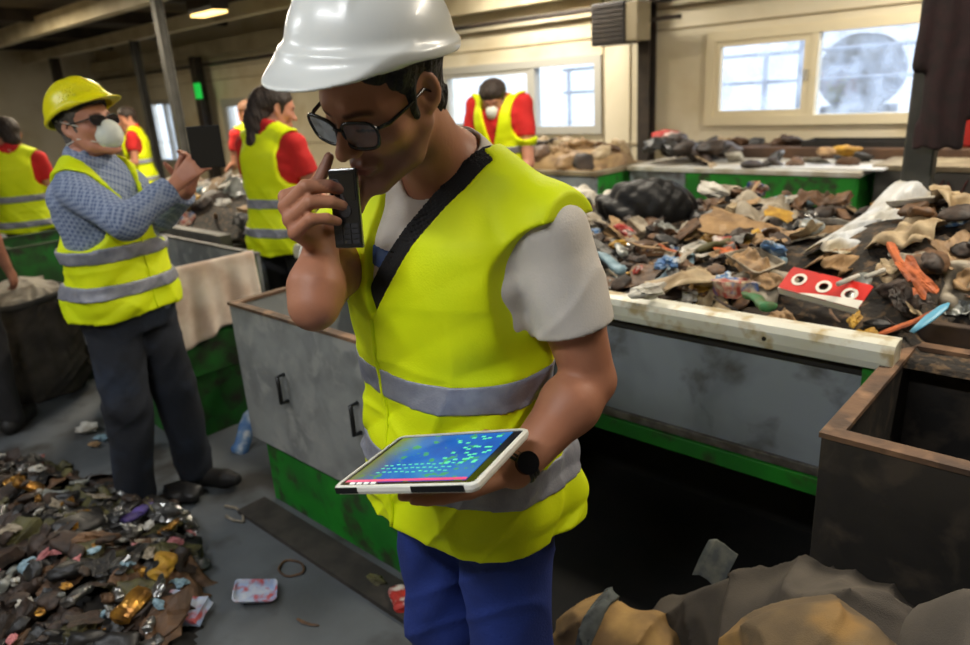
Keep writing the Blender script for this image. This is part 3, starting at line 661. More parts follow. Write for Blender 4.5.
    # ---- vest
    if o.get('vest'):
        hz = o.get('hem', .74) * k; ahs = o.get('arm_x', .215); ahs = ahs if isinstance(ahs, tuple) else (ahs, ahs); vw = o.get('vw', (.095, .095)); vb = o.get('vbot', 1.20) * k; bz = o.get('back', False)
        tv = torso_tab(J, .019 * k + o.get('loose', .004), hem=o.get('flare', .03)); sp = np.array(J['spine'])
        fa = o.get('folds', .005)
        def vest_raw(P, off=0):
            d = loft(P, tv, 2.4) - off; d = smin(d, trap(P, .016 * k + off), .03)
            for cf, s_, e_ in ((o.get('cap', .5), J['sr'], J['er']), (.55, J['sl'], J['el'])):
                s_, e_ = A(*s_), A(*e_); d = smin(d, cone(P, s_, s_ + (e_ - s_) * cf, .075 * k + off + .004, .073 * k + off + .004), .03)
            low = np.clip((1.35 * k - P[:, 2]) / (.5 * k), .15, 1)
            g = np.sin(P @ A(33, 8, 14) + 1.6 * np.sin(P @ A(6, 12, 17))) * .6 + .5 * np.sin(P @ A(-21, 27, 38) + 2 * np.sin(P @ A(11, -9, 13)))
            g2 = -np.abs(np.sin(P @ A(14, 9, 30) + 1.2 * np.sin(P @ A(9, -13, 7)))) * .7 + .35
            g3 = (1 - np.abs(np.sin(P @ A(16, 5, 7) + 2.2 * np.sin(P @ A(3, 5, 6.5))))) ** 4 + .8 * (1 - np.abs(np.sin(P @ A(-9, 7, 19) + 2.4 * np.sin(P @ A(5, -4, 5))))) ** 4
            return d + fa * low * (g * .7 + g2) - .006 * g3 * np.clip(low * 1.6, 0, 1)
        def cuts(P):
            c = None
            for s_, sg in ((J['sr'], 1), (J['sl'], -1)):
                ah = ahs[0 if sg > 0 else 1] * k; x0 = s_[0] - sg * .182 * k; X = (P[:, 0] - x0) * sg; z = P[:, 2]; zc = s_[2]
                q = P.copy(); q[:, 0] = (X - ah - .022 * k); q[:, 1] = 0; q[:, 2] = np.maximum(np.abs(z - (zc - .125 * k + o.get('ahup', .05))) - .065 * k, 0)
                a = np.sqrt(q[:, 0] ** 2 + q[:, 2] ** 2) - .088 * k
                a = np.minimum(a, np.maximum(ah + .006 * k - X, zc - o.get('ahbot', .195) * k - z))
                c = a if c is None else np.minimum(c, a)
            # neck opening: V in front, scoop behind
            nx = np.interp(P[:, 2], sp[:, 0], sp[:, 1]).astype(F); X = P[:, 0] - nx - o.get('fx', 0); t = np.clip((P[:, 2] - vb) / (1.50 * k - vb), 0, 1.3)
            v = np.maximum(X - vw[0] * k * t ** .8, -X - vw[1] * k * t ** .8); v = np.maximum(v, vb - P[:, 2]); v = np.maximum(v, -(P[:, 1] - nk[1] - .01))
            return c, v, cone(P, nk + A(0, -.005, .015) * k, nk + A(0, .02, .2) * k, .083 * k, .10 * k)
        def vest(P):
            d = vest_raw(P); c, v, nkc = cuts(P)
            hemz = hz + o.get('hemslope', 0) * P[:, 0] + .008 * np.sin(P[:, 0] * 17 + P[:, 1] * 11)
            d = smax(d, hemz - P[:, 2], .004); d = smax(d, -c, .003); d = smax(d, -v, .003); return smax(d, -nkc, .003)
        vs = sdf_obj('safety_vest', vest, L, U, hc, o['vest'], root)
        bands = o.get('bands', [(1.08, .05), (.93, .05)])
        for zb, wb in bands:
            def band(P, zb=zb * k, wb=wb):
                d = vest_raw(P, o.get('boff', .0065)); zz = P[:, 2] + o.get('bandslope', 0) * P[:, 0] + o.get('bandsy', 0) * P[:, 1]
                d = np.maximum(d, np.abs(zz - zb) - wb / 2); d = np.maximum(d, -vest_raw(P, -.006)); c, v, nkc = cuts(P)
                return np.maximum(np.maximum(d, -c), -v)
            sdf_obj('reflective_band', band, L, U, hc, o['band'], vs)
        if not bz and o.get('zip', True):
            fy = lambda z: 0
            g = G(); pts = []
            for z in np.linspace(hz + .01, vb - .005, 26):
                x = np.interp(z, sp[:, 0], sp[:, 1]) + o.get('fx', 0); lo_, hi_ = -.05, .45
                for _ in range(24):
                    mid = (lo_ + hi_) / 2
                    if vest_raw(np.array([[x, mid, z]], F))[0] < 0: lo_ = mid
                    else: hi_ = mid
                pts.append((x, lo_ + .001, z))
            g.tube(pts, .0045, 6); g.build('front_piping', o.get('piping', o['vest']), vs, True)
    # ---- trousers
    tt = torso_tab(J, .010 * k, ox=.004)
    def legs(P):
        px, py = J['pel'][0], J['pel'][1]
        d = np.maximum(loft(P, tt), P[:, 2] - 1.0 * k)
        for s_, kn, an in ((1, J['kr'], J['ar']), (-1, J['kl'], J['al'])):
            h_ = A(.088 * s_, 0, .90) * k + A(px, py, 0); kn, an = A(*kn), A(*an); f_ = .0035 * np.sin(P @ A(16, 30, 24) + 2.4 * np.sin(P @ A(12, 9, 7))) - .005 * (1 - np.abs(np.sin(P @ A(9, -20, 15) + 2.2 * np.sin(P @ A(8, 5, 9))))) ** 3
            lw_ = o.get('legw', 1) * k; l = smin(cone(P, h_, kn, .100 * k, .073 * lw_), cone(P, kn, an, .072 * lw_, .062 * lw_), .02) + f_
            d = smin(d, np.maximum(l, .05 * k - P[:, 2]), .03)
        return d
    sdf_obj('trousers', legs, L, U, o.get('ht', hc), o['trousers'], root)
    for an, tw in ((J['ar'], J['tr']), (J['al'], J['tl'])):
        c, s = math.cos(-tw), math.sin(-tw); fwd = A(-s, c, 0); fwd = A(math.sin(tw), math.cos(tw), 0); an = A(*an)
        def shoe(P):
            h_ = an * A(1, 1, 0) + A(0, 0, .045); t_ = h_ + fwd * .15 * k
            d = smin(cone(P, h_ - fwd * .04, t_, .045 * k, .040 * k), cone(P, h_, an + A(0, 0, .04), .045 * k, .045 * k), .03)
            d = smin(d, cone(P, t_, t_ + fwd * .05, .040 * k, .030 * k), .02); return smax(d, .003 - P[:, 2], .006)
        sdf_obj('shoe', shoe, (an[0] - .3, an[1] - .3, -.01), (an[0] + .3, an[1] + .3, .25), .008, o.get('shoes', M('shoe_leather', (28, 26, 25), rough=.6)), root)
    # ---- hair
    hs = o.get('hair_style', 'short')
    if hs:
        def hair(P):
            Q = toh(P); X = Q.copy(); X[:, 0] = np.abs(X[:, 0])
            wv = .002 * np.sin(Q @ A(260, 90, 120) + 2 * np.sin(Q @ A(60, 90, 30))) + .0015 * np.sin(Q @ A(-130, 300, 90))
            th = o.get('hair_th', .010)
            d = ell(X, (0, -.018, .042), (.076 + th, .098 + th, .087 + th)) + wv
            # hairline: in front above the brow, sideburn in front of the ear, nape behind
            cut = (Q[:, 1] * .9 + .0 - .052) * .8 - (Q[:, 2] - .045) * .75
            d2 = smax(d, cut, .006)
            side = cone(X, (.0735, .016, .05), (.0705, .018, -.022), .016, .006) + wv
            d2 = smin(d2, side, .008)
            nape = ell(X, (0, -.060, -.035), (.062, .050, .060)) + wv; d2 = smin(d2, nape, .015)
            d2 = smax(d2, -ell(X, (.082, -.010, -.004), (.018, .018, .034)), .004)
            if hs == 'long':
                d2 = smin(d2, chain(Q, [A(0, -.09, .02), A(0, -.105, -.08), A(.02, -.09, -.20), A(.03, -.075, -.27)], [.065, .060, .050, .02], .03) + wv * 2, .03)
            if hs == 'bun': d2 = smin(d2, ball(Q, (0, -.125, .045), .040) + wv * 2, .012)
            if hs == 'curly': d2 = smin(d2, ell(Q, (0, -.01, .062), (.098, .105, .075)) + .005 * np.sin(Q @ A(150, 40, 80)) * np.sin(Q @ A(20, 140, 60)), .01); 
            return d2
        sdf_obj('hair', hair, hd - .33, hd + .2, o.get('hh', .005), o['hair'], root)
    if o.get('hat'):
        hp = o.get('hat_off', (0, -.008, .055)); ht = o.get('hat_tilt', 0.)
        ct, st = math.cos(ht), math.sin(ht); Rt = np.array([[1, 0, 0], [0, ct, -st], [0, st, ct]], F)
        def hat(P):
            Q = (toh(P) - A(*hp)) @ Rt; X = Q.copy(); X[:, 0] = np.abs(X[:, 0])
            out = ell(X, (0, 0, -.004), (.112, .136, .122)); z = Q[:, 2]; y = Q[:, 1]
            # raised crown ridges
            r = np.abs(out) ; rid = .0045 * np.exp(-((X[:, 0] - 0) / .013) ** 4) + .0035 * np.exp(-((X[:, 0] - .045 - .1 * np.clip(-y, 0, 1)) / .009) ** 4)
            rid *= np.clip((z - .035) / .02, 0, 1) * np.clip((.105 - np.abs(y)) / .02, 0, 1)
            dome = out - rid; dome = smax(dome, -z, .004)
            lip = smax(np.abs(z + .004 - .004 * np.clip((np.abs(y) - .1) * 8, 0, 1)) - .0045, ell(X * A(1, 1, .1), (0, 0, 0), (.1165, .1405, .4)), .004)
            pk = Q.copy(); pk[:, 2] = z + .004 + .55 * np.clip(y - .10, 0, 1) ** 1.0 * .55 + 2.2 * X[:, 0] ** 2 * np.clip((y - .03) * 10, 0, 1) * .6
            peak = smax(np.abs(pk[:, 2]) - .0028, ell(pk * A(1, 1, .1), (0, .066, 0), (.094, .126, .4)), .004); peak = smax(peak, -(y - .05), .01)
            d = smin(smin(dome, lip, .022), peak, .026)
            inner = smax(ell(X, (0, 0, -.006), (.1075, .1315, .118)), -(z + .03), .001)
            return smax(d, -inner, .003)
        hat_o = sdf_obj('hard_hat', hat, hd - .25, hd + .28, o.get('hatres', .004), o['hat'], root)
        def fit(P):
            Q = (toh(P) - A(*hp)) @ Rt; d = ell(Q, (0, -.004, 0), (.092, .113, .085)); return smax(smax(d, np.abs(Q[:, 2] + .004) - .020, .004), -ell(Q, (0, -.004, 0), (.088, .108, .085)), .002)
        sdf_obj('headband', fit, hd - .2, hd + .2, .005, M('hat_lining', (34, 33, 33), rough=.7), hat_o)
    if o.get('mask'):
        def mask(P):
            Q = toh(P); d = ell(Q, (0, .082, -.056), (.048, .053, .057)); d = smax(d, -ell(Q, (0, .060, -.058), (.043, .050, .046)), .003)
            d = smax(d, -(Q[:, 1] - .060), .004); d = np.minimum(d, np.maximum(ell(Q, (0, .072, -.058), (.053, .02, .056)), .060 - Q[:, 1])); return smin(d, rbox(Q, (0, .105, -.020), (.012, .008, .002)), .004)
        mk = sdf_obj('dust_mask', mask, hd - .2, hd + .2, o.get('maskres', .004), M('mask_paper', (222, 226, 216), rough=.8, bump=.2, bscale=200), root)
        g = G()
        for s_ in (1, -1):
            g.tube([hd + Rh @ A(s_ * .048, .075, -.035), hd + Rh @ A(s_ * .078 + s_ * o.get('fat', 0), .02, .005), hd + Rh @ A(s_ * .084, -.05, .04)], .0028, 6)
            g.tube([hd + Rh @ A(s_ * .048, .075, -.078), hd + Rh @ A(s_ * .078, .01, -.045), hd + Rh @ A(s_ * .075, -.06, -.05)], .0028, 6)
        g.build('elastic_strap', M('mask_elastic', (210, 205, 195), rough=.8), mk, True)
    if o.get('glasses'):
        dark = o['glasses'] == 'safety'; fm = M('spectacle_frame', (14, 14, 15), rough=.25, spec=.6) if not dark else M('safety_frame', (30, 30, 32), rough=.3)
        lw, lh, lcx, lz, ly = (.0305, .0215, .0355, -.008, .106) if not dark else (.032, .019, .034, -.004, .103)
        g = G(); lens = []
        tw = lambda p: hd + Rh @ A(*p)
        for s_ in (1, -1):
            rim = []
            for a in np.linspace(0, 2 * PI, 28, endpoint=False):
                c, s = math.cos(a), math.sin(a); x = lw * np.sign(c) * abs(c) ** .62; z = lh * np.sign(s) * abs(s) ** .62 + (.002 * (x / lw))
                if z < 0: x *= .93
                rim.append((s_ * (lcx + x), ly - .10 * (lcx + x) ** 1.0 * .6 - 3.2 * (lcx + x - .01) ** 2 * .6, lz + z - .12 * (0)))
            g.tube([tw(p) for p in rim], .0027 if not dark else .0016, 6, True)
            rim2 = [(p[0], p[1], p[2] + .001) for p in rim if p[2] > lz - .002]
            lens.append([tw(p) for p in rim])
            hx = s_ * (lcx + lw + .003); e_ = (hx, ly - .035, lz + .010)
            g.tube([tw((hx - s_ * .006, ly - .012, lz + .011)), tw((hx + s_ * .004, ly - .030, lz + .010)), tw((s_ * (.079 + o.get('fat', 0)), .03, lz + .012)), tw((s_ * (.080 + o.get('fat', 0)), -.005, lz + .016)), tw((s_ * .079, -.028, lz - .004))], [.0030, .0032, .0026, .0022, .0020], 6)
        g.tube([tw((.0085, ly + .001, lz + .007)), tw((0, ly + .004, lz + .010)), tw((-.0085, ly + .001, lz + .007))], .0022, 6)
        gl = g.build('glasses', fm, root, True)
        for rim in lens:
            g = G(); c = np.mean(rim, 0); n_ = len(rim); off = Rh @ A(0, .0006, 0)
            g.add([c + off] + [p + off for p in rim] + [c - off] + [p - off for p in rim], [(0, i + 1, (i + 1) % n_ + 1) for i in range(n_)] + [(n_ + 1, n_ + 2 + (i + 1) % n_, n_ + 2 + i) for i in range(n_)] + [(i + 1, n_ + 2 + i, n_ + 2 + (i + 1) % n_, (i + 1) % n_ + 1) for i in range(n_)])
            g.build('lens', o['lens'], gl)
    LAST.update(root=root, shirt=lambda P: shirt_core(P) + fold(P, .003), sh=sh, L=L, U=U, toh=toh)
    return root
LAST = {}
VEST_Y = M('vest_yellow', (226, 240, 6), (214, 232, 4), scale=6, rough=.62, bump=.12, bscale=300, spec=.3)
BAND = M('reflective_tape', (150, 152, 162), (132, 134, 146), scale=30, rough=.45, metal=.15, bump=.15, bscale=250)
# ------------------------------------------------------------------ the man in front, phone at his mouth and tablet on his left hand
PHI = math.radians(44)
_dir = -FW * math.cos(PHI) - RT * math.sin(PHI); MRZ = math.atan2(-_dir[0], _dir[1])
MB = at_d(477, 560, 1.27)[:2]
def ml(px, py, d): return to_local(at_d(px, py, d), MB, MRZ)
def mv(x, y, z):   # a direction given as right / away / up seen from the camera, in his own frame
    v = RT * x + FW * y + np.array([0, 0, z]); c, s = math.cos(-MRZ), math.sin(-MRZ); return np.array([v[0] * c - v[1] * s, v[0] * s + v[1] * c, v[2]])
SKIN = M('skin', (176, 124, 96), (162, 108, 82), scale=9, rough=.5, bump=.05, bscale=160, attr='tint', spec=.35)
J = stand(1.80)
J['head'] = ml(381, 90, 1.13)
J['wide'] = 1.07; J['spine'] = [(.95, 0, 0), (1.2, .022, 0), (1.6, .018, 0)]
def axes(f, up):
    f = np.asarray(f, float); f /= np.linalg.norm(f); u = np.asarray(up, float); u -= f * (u @ f); u /= np.linalg.norm(u); return np.stack([np.cross(f, u), f, u], 1).astype(F)
J['R'] = axes(mv(-.55, -.69, -.48), mv(-.02, -.30, 1))
J['neck'] = ml(452, 182, 1.27)
J['sl'] = ml(548, 232, 1.16); J['sr'] = ml(352, 240, 1.38)
J['el'] = ml(590, 380, 1.15); J['wl'] = ml(515, 470, 1.03)
J['er'] = ml(314, 306, 1.09); J['wr'] = ml(322, 242, 1.16)
J['hr'] = dict(W=J['wr'], f=mv(-.30, -.72, .62), n=mv(1, 0, .3), side=1, s=1.1, curl=(.3, (1.15, 1.05, .4), (1.2, 1.05, .45), (1.2, 1.0, .5)),
               idx=[ml(317, 184, 1.12), ml(324, 170, 1.13), ml(329, 157, 1.135)], thp=[ml(326, 232, 1.17), ml(342, 222, 1.165), ml(356, 208, 1.145), ml(366, 193, 1.125)])
J['hl'] = dict(W=J['wl'], f=mv(-.93, -.30, -.04), n=mv(.1, .05, 1), side=1, curl=(.12, .10, .12, .16), thp=[ml(505, 466, 1.04), ml(508, 452, 1.06), ml(497, 440, 1.075), ml(486, 434, 1.08)])
J['hl']['side'] = -1
QM = 1.0
SHIRT_W = M('shirt_white', (214, 206, 196), (200, 193, 184), scale=5, rough=.85, bump=.15, bscale=260, sheen=.2)
main = make_person('man in white hard hat and glasses holding a phone to his mouth and a tablet', MB, MRZ, J, dict(
    skin=SKIN, shirt=SHIRT_W, sleeve=(.43, .62), cuffw=.006, vest=VEST_Y, band=BAND, trousers=M('work_trousers_blue', (30, 54, 132), (24, 44, 112), scale=7, rough=.8, bump=.2, bscale=200),
    hb=.0034 * QM, hc=.0042 * QM, ht=.006 * QM, hh=.0030 * QM, hatres=.0028 * QM, hair=M('hair_black', (22, 18, 17), (34, 27, 24), scale=60, rough=.6, bump=.6, bscale=220), legw=1.12, hat=M('hard_hat_white', (212, 214, 210), rough=.30, spec=.5, coat=.1),
    hair_th=.009, beard=True, glasses='spectacles', lens=M('clear_lens', (235, 240, 245), rough=.02, trans=1.0), hat_off=(0, -.014, .066), hat_tilt=.36, arm=(.96, 1.13), ahbot=.26, boff=.0024, ahup=0, cap=.12, fx=.042,
    hem=.838, flare=.026, arm_x=(.262, .222), vw=(.018, .168), vbot=1.25, bands=[(1.125, .055), (.965, .055)], bandslope=-.02, hemslope=.0, loose=.011, folds=.0105))

def strap(P):
    d = LAST['shirt'](P); p1 = A(-.078, 0, 1.50); t = A(.165, 0, -.24); t = t / np.sqrt(t @ t); nrm = A(t[2], 0, -t[0])
    d = np.abs(d - .0028) - .0020; d = np.maximum(d, np.abs((P - p1) @ nrm) - .0265); return np.maximum(d, .98 - P[:, 2])
sdf_obj('shoulder_strap', strap, (-.3, -.25, .95), (.3, .3, 1.6), .003, M('strap_webbing', (26, 24, 26), rough=.85, bump=.4, bscale=400), main)
BLUE_P = M('shirt_print_blue', (52, 78, 132), (84, 108, 156), scale=30, rough=.8)
def prt(P):
    d = np.abs(LAST['shirt'](P) - .0012) - .0014; x = P[:, 0]; z = P[:, 2]
    sh_ = np.maximum(np.abs(x + .010) - .085, np.abs(z - 1.375 - .15 * x) - .017)
    sh_ = np.minimum(sh_, np.maximum(np.abs(x - .012) - .014, np.abs(z - 1.315) - .030)); sh_ = np.minimum(sh_, np.maximum(np.abs(x + .045) - .022, np.abs(z - 1.320 + .4 * (x + .045)) - .018))
    return np.maximum(np.maximum(d, sh_), .05 - P[:, 1])
sdf_obj('shirt_print', prt, (-.2, 0, 1.25), (.15, .3, 1.45), .002, BLUE_P, LAST['sh'])
# wristwatch
g = G(); wl, el = J['wl'], J['el']; ax = (wl - el) / np.linalg.norm(wl - el); c0 = wl - ax * .012; u = np.cross(ax, [0, 0, 1.]); u /= np.linalg.norm(u); v_ = np.cross(u, ax)
pts = [c0 + (u * math.cos(a) * .034 + v_ * math.sin(a) * .030) for a in np.linspace(0, 2 * PI, 24, endpoint=False)]
g.tube(pts, .0035, 6, True); g.tube([p + ax * .007 for p in pts], .0035, 6, True); g.tube([p - ax * .007 for p in pts], .0035, 6, True)
ws = g.build('wristwatch', M('watch_rubber', (18, 18, 20), rough=.5), main, True)
g = G(); dct = mv(.3, -.8, .5); dct = dct - ax * (dct @ ax); dct /= np.linalg.norm(dct); g.cyl(c0 + dct * .030, c0 + dct * .042, .019, 20); g.build('watch_case', M('watch_case', (30, 30, 33), rough=.25, metal=.6), ws, False)

# ---- phone (in hall coordinates, held in the right hand)
def frame_obj(name, origin, ex, ey, label, cat):
    ex = np.asarray(ex, float); ex /= np.linalg.norm(ex); ey = np.asarray(ey, float); ey -= ex * (ex @ ey); ey /= np.linalg.norm(ey); ez = np.cross(ex, ey)
    o = bpy.data.objects.new(name, None); COL.objects.link(o); o.empty_display_size = .05
    o.matrix_world = Matrix([[*map(float, (ex[i], ey[i], ez[i])), float(origin[i])] for i in range(3)] + [[0, 0, 0, 1]])
    return tag(o, label, cat)
c_tl, c_tr, c_br, c_bl = at_d(329, 168, 1.105), at_d(356, 176, 1.095), at_d(362, 246, 1.085), at_d(337, 241, 1.095)
_ey = (c_tl + c_tr) - (c_bl + c_br); _ey /= np.linalg.norm(_ey); _ex = (c_tr + c_br) - (c_tl + c_bl); _ex -= _ey * (_ex @ _ey)
ph = frame_obj('mobile_phone', (c_tl + c_tr + c_br + c_bl) / 4, _ex, (c_tl + c_tr) - (c_bl + c_br), 'black slider mobile phone held to the mouth of the man in the white hard hat', 'phone')
BLK = M('phone_black', (16, 16, 18), rough=.28, spec=.6); CHR = M('phone_silver', (150, 152, 155), rough=.25, metal=.8)
G().box((-.0235, -.062, -.006), (.0235, .060, .0005)).build('casing', CHR, ph, bevel=.003)
G().box((-.0225, -.0605, .0003), (.0225, .0585, .003)).build('face_plate', BLK, ph, bevel=.002)
G().box((-.0185, .012, .0028), (.0185, .052, .0042)).build('screen', M('phone_screen', (10, 11, 14), rough=.08, spec=.8), ph)
g = G(); g.cyl((0, -.004, .0025), (0, -.004, .0052), .0095, 20); g.cyl((0, -.004, .005), (0, -.004, .0058), .004, 12); g.build('navigation_key', M('phone_key_ring', (70, 70, 74), rough=.3, metal=.6), ph)
KEY = M('phone_key', (40, 40, 44), rough=.4)
for r_ in range(4):
    for c_ in range(3): G().box((-.0195 + c_ * .0135, -.030 - r_ * .0082, .0025), (-.0075 + c_ * .0135, -.0235 - r_ * .0082, .0045)).build('key', KEY, ph)

# ---- tablet computer lying on the left hand
tb_o = bpy.data.objects.new('tablet_computer', None); COL.objects.link(tb_o); tb_o.empty_display_size = .1
TQ = (.2941, -.0464, -.2165); tb_o.matrix_world = Matrix.Translation((-.735, .6461, 1.1154)) @ Matrix.Rotation(TQ[0], 4, 'Z') @ Matrix.Rotation(TQ[1], 4, 'X') @ Matrix.Rotation(TQ[2], 4, 'Y')
tag(tb_o, 'white cased tablet computer with a blue map on screen, held by the man in front', 'tablet')
TW, TH = .125, .0977
WHT = M('tablet_case_white', (228, 226, 216), rough=.45); BKB = M('tablet_black', (17, 18, 20), rough=.35)
g = G()
def rr(hx, hy, r, n=5): return [(sx * (hx - r) + r * math.cos(a), sy * (hy - r) + r * math.sin(a)) for sx, sy, a0 in ((1, 1, 0), (-1, 1, 90), (-1, -1, 180), (1, -1, 270)) for a in np.radians(np.linspace(a0, a0 + 90, n))]
o1 = rr(TW, TH, .012); o2 = rr(TW - .0065, TH - .0065, .008); n_ = len(o1)
vs = [(x, y, -.011) for x, y in rr(TW - .002, TH - .002, .012)] + [(x, y, -.006) for x, y in o1] + [(x, y, .0) for x, y in o1] + [(x, y, .002) for x, y in rr(TW - .002, TH - .002, .012)] + [(x, y, .002) for x, y in o2] + [(x, y, -.002) for x, y in o2]
fs = [tuple(reversed(range(n_)))] + [(l * n_ + i, l * n_ + (i + 1) % n_, (l + 1) * n_ + (i + 1) % n_, (l + 1) * n_ + i) for l in range(5) for i in range(n_)] + [tuple(range(5 * n_, 6 * n_))]
g.add(vs, fs); g.build('case', WHT, tb_o)
g = G()
for a_, b_ in ((-.119, -.078), (.018, .106)): G().box((a_, -TH - .0008, -.0085), (b_, -TH + .002, .0008)).build('rubber_grip', BKB, tb_o)
G().box((-TW - .0008, .02, -.0085), (-TW + .002, .08, .0008)).build('rubber_grip', BKB, tb_o)
G().box((-TW + .0068, -TH + .0068, -.0024), (TW - .0068, TH - .0068, .0002)).build('bezel', M('tablet_glass', (12, 13, 15), rough=.12, spec=.6), tb_o)
def screen_mat():
    m = bpy.data.materials.new('tablet_map'); m.use_nodes = True; n = m.node_tree.nodes; L_ = m.node_tree.links; p = n['Principled BSDF']; tc = n.new('ShaderNodeTexCoord')
    def ramp(src, stops):
        r = n.new('ShaderNodeValToRGB'); r.color_ramp.elements[0].position = stops[0][0]; r.color_ramp.elements[0].color = rgb(*stops[0][1])
        r.color_ramp.elements[1].position = stops[1][0]; r.color_ramp.elements[1].color = rgb(*stops[1][1])
        for a, c in stops[2:]: e = r.color_ramp.elements.new(a); e.color = rgb(*c)
        L_.new(src, r.inputs[0]); return r.outputs[0]
    t = n.new('ShaderNodeTexNoise'); t.inputs['Scale'].default_value = 9; t.inputs['Detail'].default_value = 5; L_.new(tc.outputs['Object'], t.inputs['Vector'])
    sea = ramp(t.outputs[0], [(.30, (18, 78, 176)), (.75, (70, 160, 214)), (.50, (28, 112, 206))])
    t2 = n.new('ShaderNodeTexNoise'); t2.inputs['Scale'].default_value = 42; t2.inputs['Detail'].default_value = 2; L_.new(tc.outputs['Object'], t2.inputs['Vector'])
    k = n.new('ShaderNodeMapRange'); k.inputs[1].default_value = .60; k.inputs[2].default_value = .63; L_.new(t2.outputs[0], k.inputs[0])
    x = n.new('ShaderNodeMix'); x.data_type = 'RGBA'; L_.new(k.outputs[0], x.inputs[0]); L_.new(sea, x.inputs[6]); x.inputs[7].default_value = rgb(70, 178, 120)
    sp = n.new('ShaderNodeSeparateXYZ'); L_.new(tc.outputs['Object'], sp.inputs[0])
    gk = n.new('ShaderNodeMapRange'); gk.inputs[1].default_value = -.055; gk.inputs[2].default_value = -.112; L_.new(sp.outputs[0], gk.inputs[0])
    y = n.new('ShaderNodeMix'); y.data_type = 'RGBA'; L_.new(gk.outputs[0], y.inputs[0]); L_.new(x.outputs[2], y.inputs[6]); y.inputs[7].default_value = rgb(120, 132, 60)
    p.inputs['Base Color'].default_value = (0, 0, 0, 1); p.inputs['Roughness'].default_value = .15; L_.new(y.outputs[2], p.inputs['Emission Color']); p.inputs['Emission Strength'].default_value = .85
    return m
scr = G().box((-.112, -.080, .0002), (.100, .086, .0010)).build('screen', screen_mat(), tb_o)
g = G(); g.box((-.112, -.0800, .0009), (.100, -.0735, .0016)); g.build('status_bar', M('screen_pink', (214, 60, 110), rough=.3, emit=.6), scr)
g = G(); [g.box((-.10 + i * .013, -.086, .0002), (-.092 + i * .013, -.0815, .0014)) for i in range(4)]; g.build('screen_icon', M('screen_icon', (225, 228, 225), rough=.3, emit=.6), scr)
g = G(); rr_ = random.Random(3)
for i in range(36): x_, y_ = -.075 + (i % 12) * .011, -.050 + (i // 12) * .012 + rr_.uniform(-.002, .002); g.box((x_, y_, .0009), (x_ + .006, y_ + .0025, .0014))
for i in range(34): x_, y_ = rr_.uniform(.01, .09), rr_.uniform(-.03, .07); g.box((x_, y_, .0009), (x_ + .007, y_ + .005, .0014))
g.build('map_marks', M('screen_green', (84, 206, 150), rough=.3, emit=.6), scr)
# ------------------------------------------------------------------ waste: every piece its own object
def nz(p, s, seed=0): return mnoise.noise(Vector((p[0] * s + seed * 7.3, p[1] * s - seed * 3.1, p[2] * s + seed * 1.7)))
def crumple(v, amt, s, seed):
    out = []
    for p in v:
        n = mnoise.noise_vector(Vector((p[0] * s + seed, p[1] * s + seed * 2, p[2] * s - seed))); out.append((p[0] + n.x * amt, p[1] + n.y * amt, p[2] + n.z * amt))
    return out
def me_from(g, name, seed=0, amt=0, s=10, smooth=True):
    if amt: g.v = crumple(g.v, amt, s, seed)
    me = bpy.data.meshes.new(name); me.from_pydata(g.v, [], g.f)
    me.materials.append(None)
    if smooth: me.polygons.foreach_set('use_smooth', [True] * len(me.polygons))
    me.update(); return me
def k_can(seed):                                                    # drink can 66 x 115, dented
    g = G(); g.lathe([(.001, 0), (.022, 0), (.026, .004), (.033, .012)] + [(.033, .012 + i * .010) for i in range(1, 9)] + [(.033, .102), (.027, .113), (.026, .115), (.024, .112), (.001, .111)], 16, cap=False)
    r = random.Random(seed); a = r.uniform(0, 6.28); sq = r.uniform(.45, .95)
    g.v = [(x * (1 - .35 * math.exp(-((z - .055) / .03) ** 2) * (math.cos(math.atan2(y, x) - a) > 0)), y * sq, z) for x, y, z in g.v]
    g.v = [(x, z - .057, y) for x, y, z in g.v]; return me_from(g, 'can', seed, .012, 26, False)
def k_bottle(seed):                                                 # squashed plastic bottle
    r = random.Random(seed); L_ = r.uniform(.18, .24); R_ = r.uniform(.028, .036)
    pr = [(.001, 0), (R_ * .7, .0), (R_, .012)] + [(R_ * (1 + .05 * math.sin(i * 1.9)), .012 + i * L_ / 16) for i in range(1, 11)] + [(R_ * .8, L_ * .80), (.014, L_ * .92), (.013, L_), (.001, L_)]
    g = G(); g.lathe(pr, 14, cap=False); sq = r.uniform(.4, .9); g.v = [(x, z - L_ / 2, y * sq * (1 - .3 * math.exp(-((z - L_ * .5) / .05) ** 2))) for x, y, z in g.v]; return me_from(g, 'bottle', seed, .014, 14)
def k_wad(seed):                                                    # crumpled film or paper wad
    bm = bmesh.new(); bmesh.ops.create_icosphere(bm, subdivisions=3, radius=.06); r = random.Random(seed); sx, sy, sz = r.uniform(.9, 1.7), r.uniform(.6, 1.1), r.uniform(.3, .6)
    for v in bm.verts:
        d = 1 + .8 * nz(v.co, 15, seed) + .45 * (abs(nz(v.co, 30, seed)) * 2 - .4) + r.uniform(-.07, .07); v.co = Vector((v.co.x * d * sx, v.co.y * d * sy, v.co.z * d * sz))
    me = bpy.data.meshes.new('wad'); bm.to_mesh(me); bm.free(); me.materials.append(None); return me
def k_flap(seed):                                                   # torn bent cardboard
    r = random.Random(seed); w_, h_, c = r.uniform(.06, .13), r.uniform(.04, .09), r.uniform(-5, 5); fo = r.uniform(-.4, .4)
    def fn(u, v):
        x = (u - .5) * 2 * w_; y = (v - .5) * 2 * h_; x *= 1 + .12 * math.sin(v * 9 + seed); y *= 1 + .15 * math.sin(u * 7 + seed * 2)
        return (x, y, c * x * x * .6 + fo * max(0, x - .01) + .006 * nz((x, y, 0), 30, seed))
    return me_from(G().sheet(fn, 12, 8, .0035), 'flap', seed, .004, 30, False)
